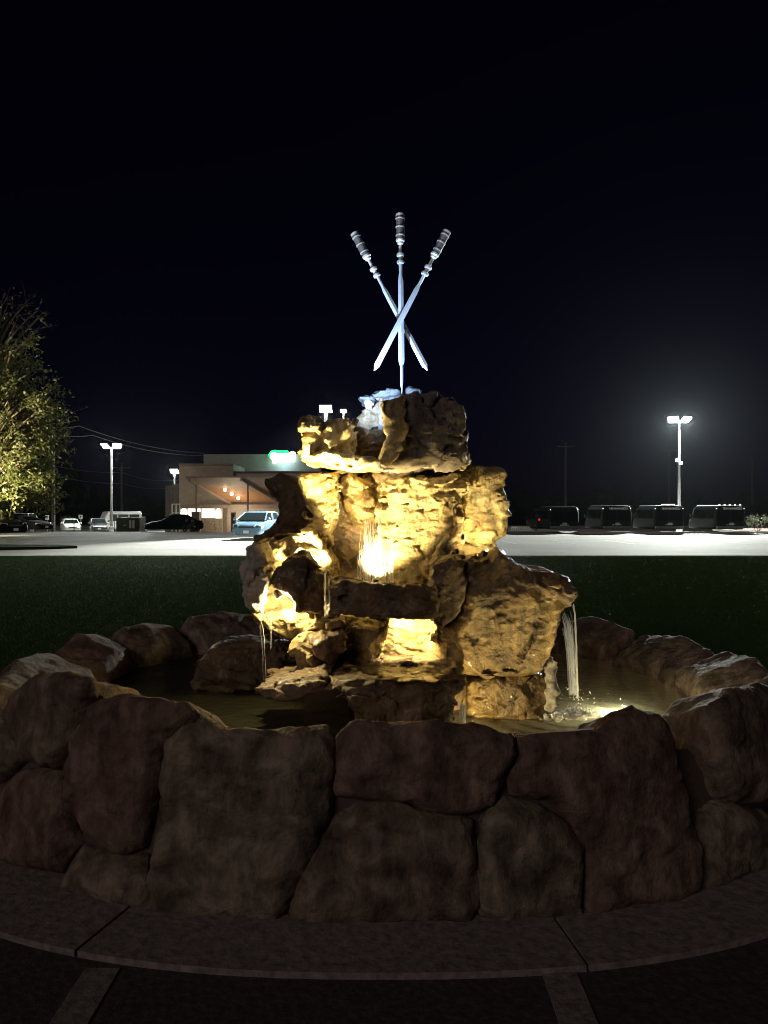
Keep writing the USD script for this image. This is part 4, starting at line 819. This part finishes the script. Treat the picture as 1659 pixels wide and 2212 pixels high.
tr = thing('oak_tree', 'big leafy tree lit yellow from below at the left edge', 'tree', tb0)
tkn = np.array([(0, 0, -.1), (.1, 0, 1.2), (.0, .1, 2.6), (.2, .0, 4.4), (.15, .1, 6.5), (.3, 0, 9.0), (.4, 0, 11.5), (.5, 0, 14.)]); tubes.append(tube(tkn, [.42, .32, .29, .26, .22, .17, .11, .05], 10))
cl = []
for cx_, cy_, rx_, ry_, n_, lf in ((-20, 800, 120, 90, 60, 50), (42, 880, 100, 80, 50, 66), (10, 960, 120, 80, 60, 75), (30, 1040, 85, 60, 60, 110), (-60, 1050, 100, 70, 40, 90), (-70, 900, 100, 160, 50, 60), (20, 700, 75, 60, 34, 5), (85, 890, 62, 66, 18, 16), (95, 1060, 30, 40, 14, 60)):
    for _ in range(n_):
        q_ = rg.normal(0, 1, 3); q_ /= np.linalg.norm(q_); q_ *= rg.uniform(.2, 1) ** .5; c_ = P(cx_ + rx_ * q_[0], cy_ + ry_ * q_[2], 52) + [0, q_[1] * rx_ / F * 52, 0] - tb0; c_[2] += 0
        cl.append((c_, lf))
lv = []
for c_, lf in cl:
    z_ = max(1.6, c_[2] * .72 - rg.uniform(.3, 1.2)); a_ = np.array([np.interp(z_, tkn[:, 2], tkn[:, k]) for k in range(3)]); q_ = np.linspace(0, 1, 7)[:, None]
    p_ = a_ + (c_ - a_) * q_ + np.array([0, 0, .5]) * np.sin(q_ * np.pi) + np.cumsum(rg.normal(0, .10, (7, 3)), 0) * q_; L_ = np.linalg.norm(c_ - a_)
    tubes.append(tube(p_, np.linspace(.022 * L_ + .01, .012, 7), 5, cap=False)); e_ = p_[-1]
    for _ in range(5):
        d_ = rg.normal(0, .55, 3) + (p_[-1] - p_[-2]) * .4; tubes.append(tube([e_, e_ + d_ * .5 + rg.normal(0, .06, 3), e_ + d_ + [0, 0, -.1]], [.012, .009, .004], 3, cap=False))
        lv.append(leaves(rg, (e_ + d_ * rg.uniform(.3, 1, (max(1, int(lf / 7.0)), 1))), .14, 1, .16))
obj('trunk', cat_(tubes), M['bark'], tr, smooth=50)
obj('crown', cat_(lv), M['leaf'], tr)
t_l = thing('tree_uplight', 'warm ground spotlight at the foot of the big left tree', 'spotlight', (tb0[0] - .6, 47.0, .0))
obj('housing', lathe([(0, .12), (.2, .16), (.3, .16), (.3, .01)], (0, 0, 0), (0, .2, 1), 14), M['black'], t_l)
lamp_light(t_l, (0, .1, .5), 11000, target=(2.6, 5, 5), color=(1., .90, .52), r=.12, angle=52)
def small_tree(name, label, x, d, H, lm, seed, n_leaf, depth=5, r=.06):
    rg = np.random.default_rng(seed); tubes, tips = [], []; t = thing(name, label, 'tree', park(x, 0, d))
    for _ in range(3): grow(rg, np.array([0, 0, 0.]) + rg.normal(0, .06, 3) * [1, 1, 0], np.array([rg.normal(0, .25), rg.normal(0, .25), 1.]), H * .34, r, depth, tubes, tips, up=.2, ratio=(.55, .75))
    obj('trunk', cat_(tubes), M['palebark'], t); tp = np.array([p for p, u in tips]); obj('crown', leaves(rg, tp, .07, n_leaf, .12), M[lm], t)
small_tree('small_tree', 'pale twiggy small tree behind the white sedan', 149, 92, 2.4, 'paleleaf', 4, 6)
small_tree('small_tree', 'slender pale young tree in the right planting bed', 1638, 57, 1.75, 'paleleaf', 9, 3, depth=4, r=.04)
# far dark woods
rg = np.random.default_rng(77); ws_ = []
for i in range(150):
    x = -150 + i * 2.0 + rg.uniform(-1, 1); d = 150 + rg.uniform(-10, 12); hgt = rg.uniform(3.5, 7.5) + (4 if x < -60 else 0)
    ws_.append(blob(np.array([x, d, -.8 + hgt * .45]), rg.uniform(2, 3.4), 2.5, hgt * .55, i, 3, .7))
obj('far_woods', cat_(ws_), M['treeline'], label='dark line of far woods along the horizon', cat='woods', kind='stuff')

# ------------------------------------------------------------------ grass tufts
rg = np.random.default_rng(12); tm = []
for i in range(18):
    a = rg.uniform(0, 2 * np.pi); l = rg.uniform(.010, .021); bw = .0028; dx, dy = math.cos(a), math.sin(a); o = rg.uniform(-.055, .055, 3) * [1, 1, 0]; ln = rg.uniform(.2, .9)
    tm.append(trimesh.Trimesh([o + [-dy * bw, dx * bw, -.005], o + [dy * bw, -dx * bw, -.005], o + [dx * l * ln * .4 + dy * bw * .7, dy * l * ln * .4 - dx * bw * .7, l * .6], o + [dx * l * ln * .4 - dy * bw * .7, dy * l * ln * .4 + dx * bw * .7, l * .6], o + [dx * l * ln, dy * l * ln, l]], [[0, 1, 2], [0, 2, 3], [3, 2, 4]], process=False))
N = 190000; dd = 5.5 + 22. * rg.uniform(size=N) ** 1.2; xx = rg.uniform(-.85, .85, N) * dd; okp = (np.abs(xx / (RA + .36)) ** RN + np.abs((dd - CYR) / (RB + .36)) ** RN) > 1
dd, xx = dd[okp], xx[okp]; ok2 = (dd > 3.7); dd, xx = dd[ok2], xx[ok2]
gi = UsdGeom.PointInstancer.Define(stage, '/World/grass'); setdata(gi.GetPrim(), 'short dark green grass of the lawn behind the fountain', 'grass', kind='stuff')
usdkit.mesh(stage, '/World/grass/tuft', cat_(tm), M['grass'])
gi.CreatePrototypesRel().AddTarget('/World/grass/tuft'); gi.CreateProtoIndicesAttr(Vt.IntArray.FromNumpy(np.zeros(len(dd), np.int32)))
gi.CreatePositionsAttr(Vt.Vec3fArray.FromNumpy(np.stack([xx, dd, np.zeros_like(dd)], 1).astype(np.float32)))
an = rg.uniform(0, np.pi, len(dd)); q4 = np.stack([np.cos(an), 0 * an, 0 * an, np.sin(an)], 1)
gi.CreateOrientationsAttr(Vt.QuathArray([Gf.Quath(float(a), 0, 0, float(c)) for a, _, _, c in q4]))
sc = (rg.uniform(.7, 1.4, len(dd)) * (1 + dd / 60))[:, None] * np.ones(3); gi.CreateScalesAttr(Vt.Vec3fArray.FromNumpy(sc.astype(np.float32)))

hz = bbox(-160, 160, -20, 230, -2.4, 18.5)
hm = mat('night_haze', {'v': ('principled_volume', {'color': (.80, .90, 1.0), 'density': HAZE, 'anisotropy': .82})}, [], None, volume='v.volume')
obj('haze', hz, hm, kind='stuff', label='thin night haze glowing around the lot lamps', cat='haze')
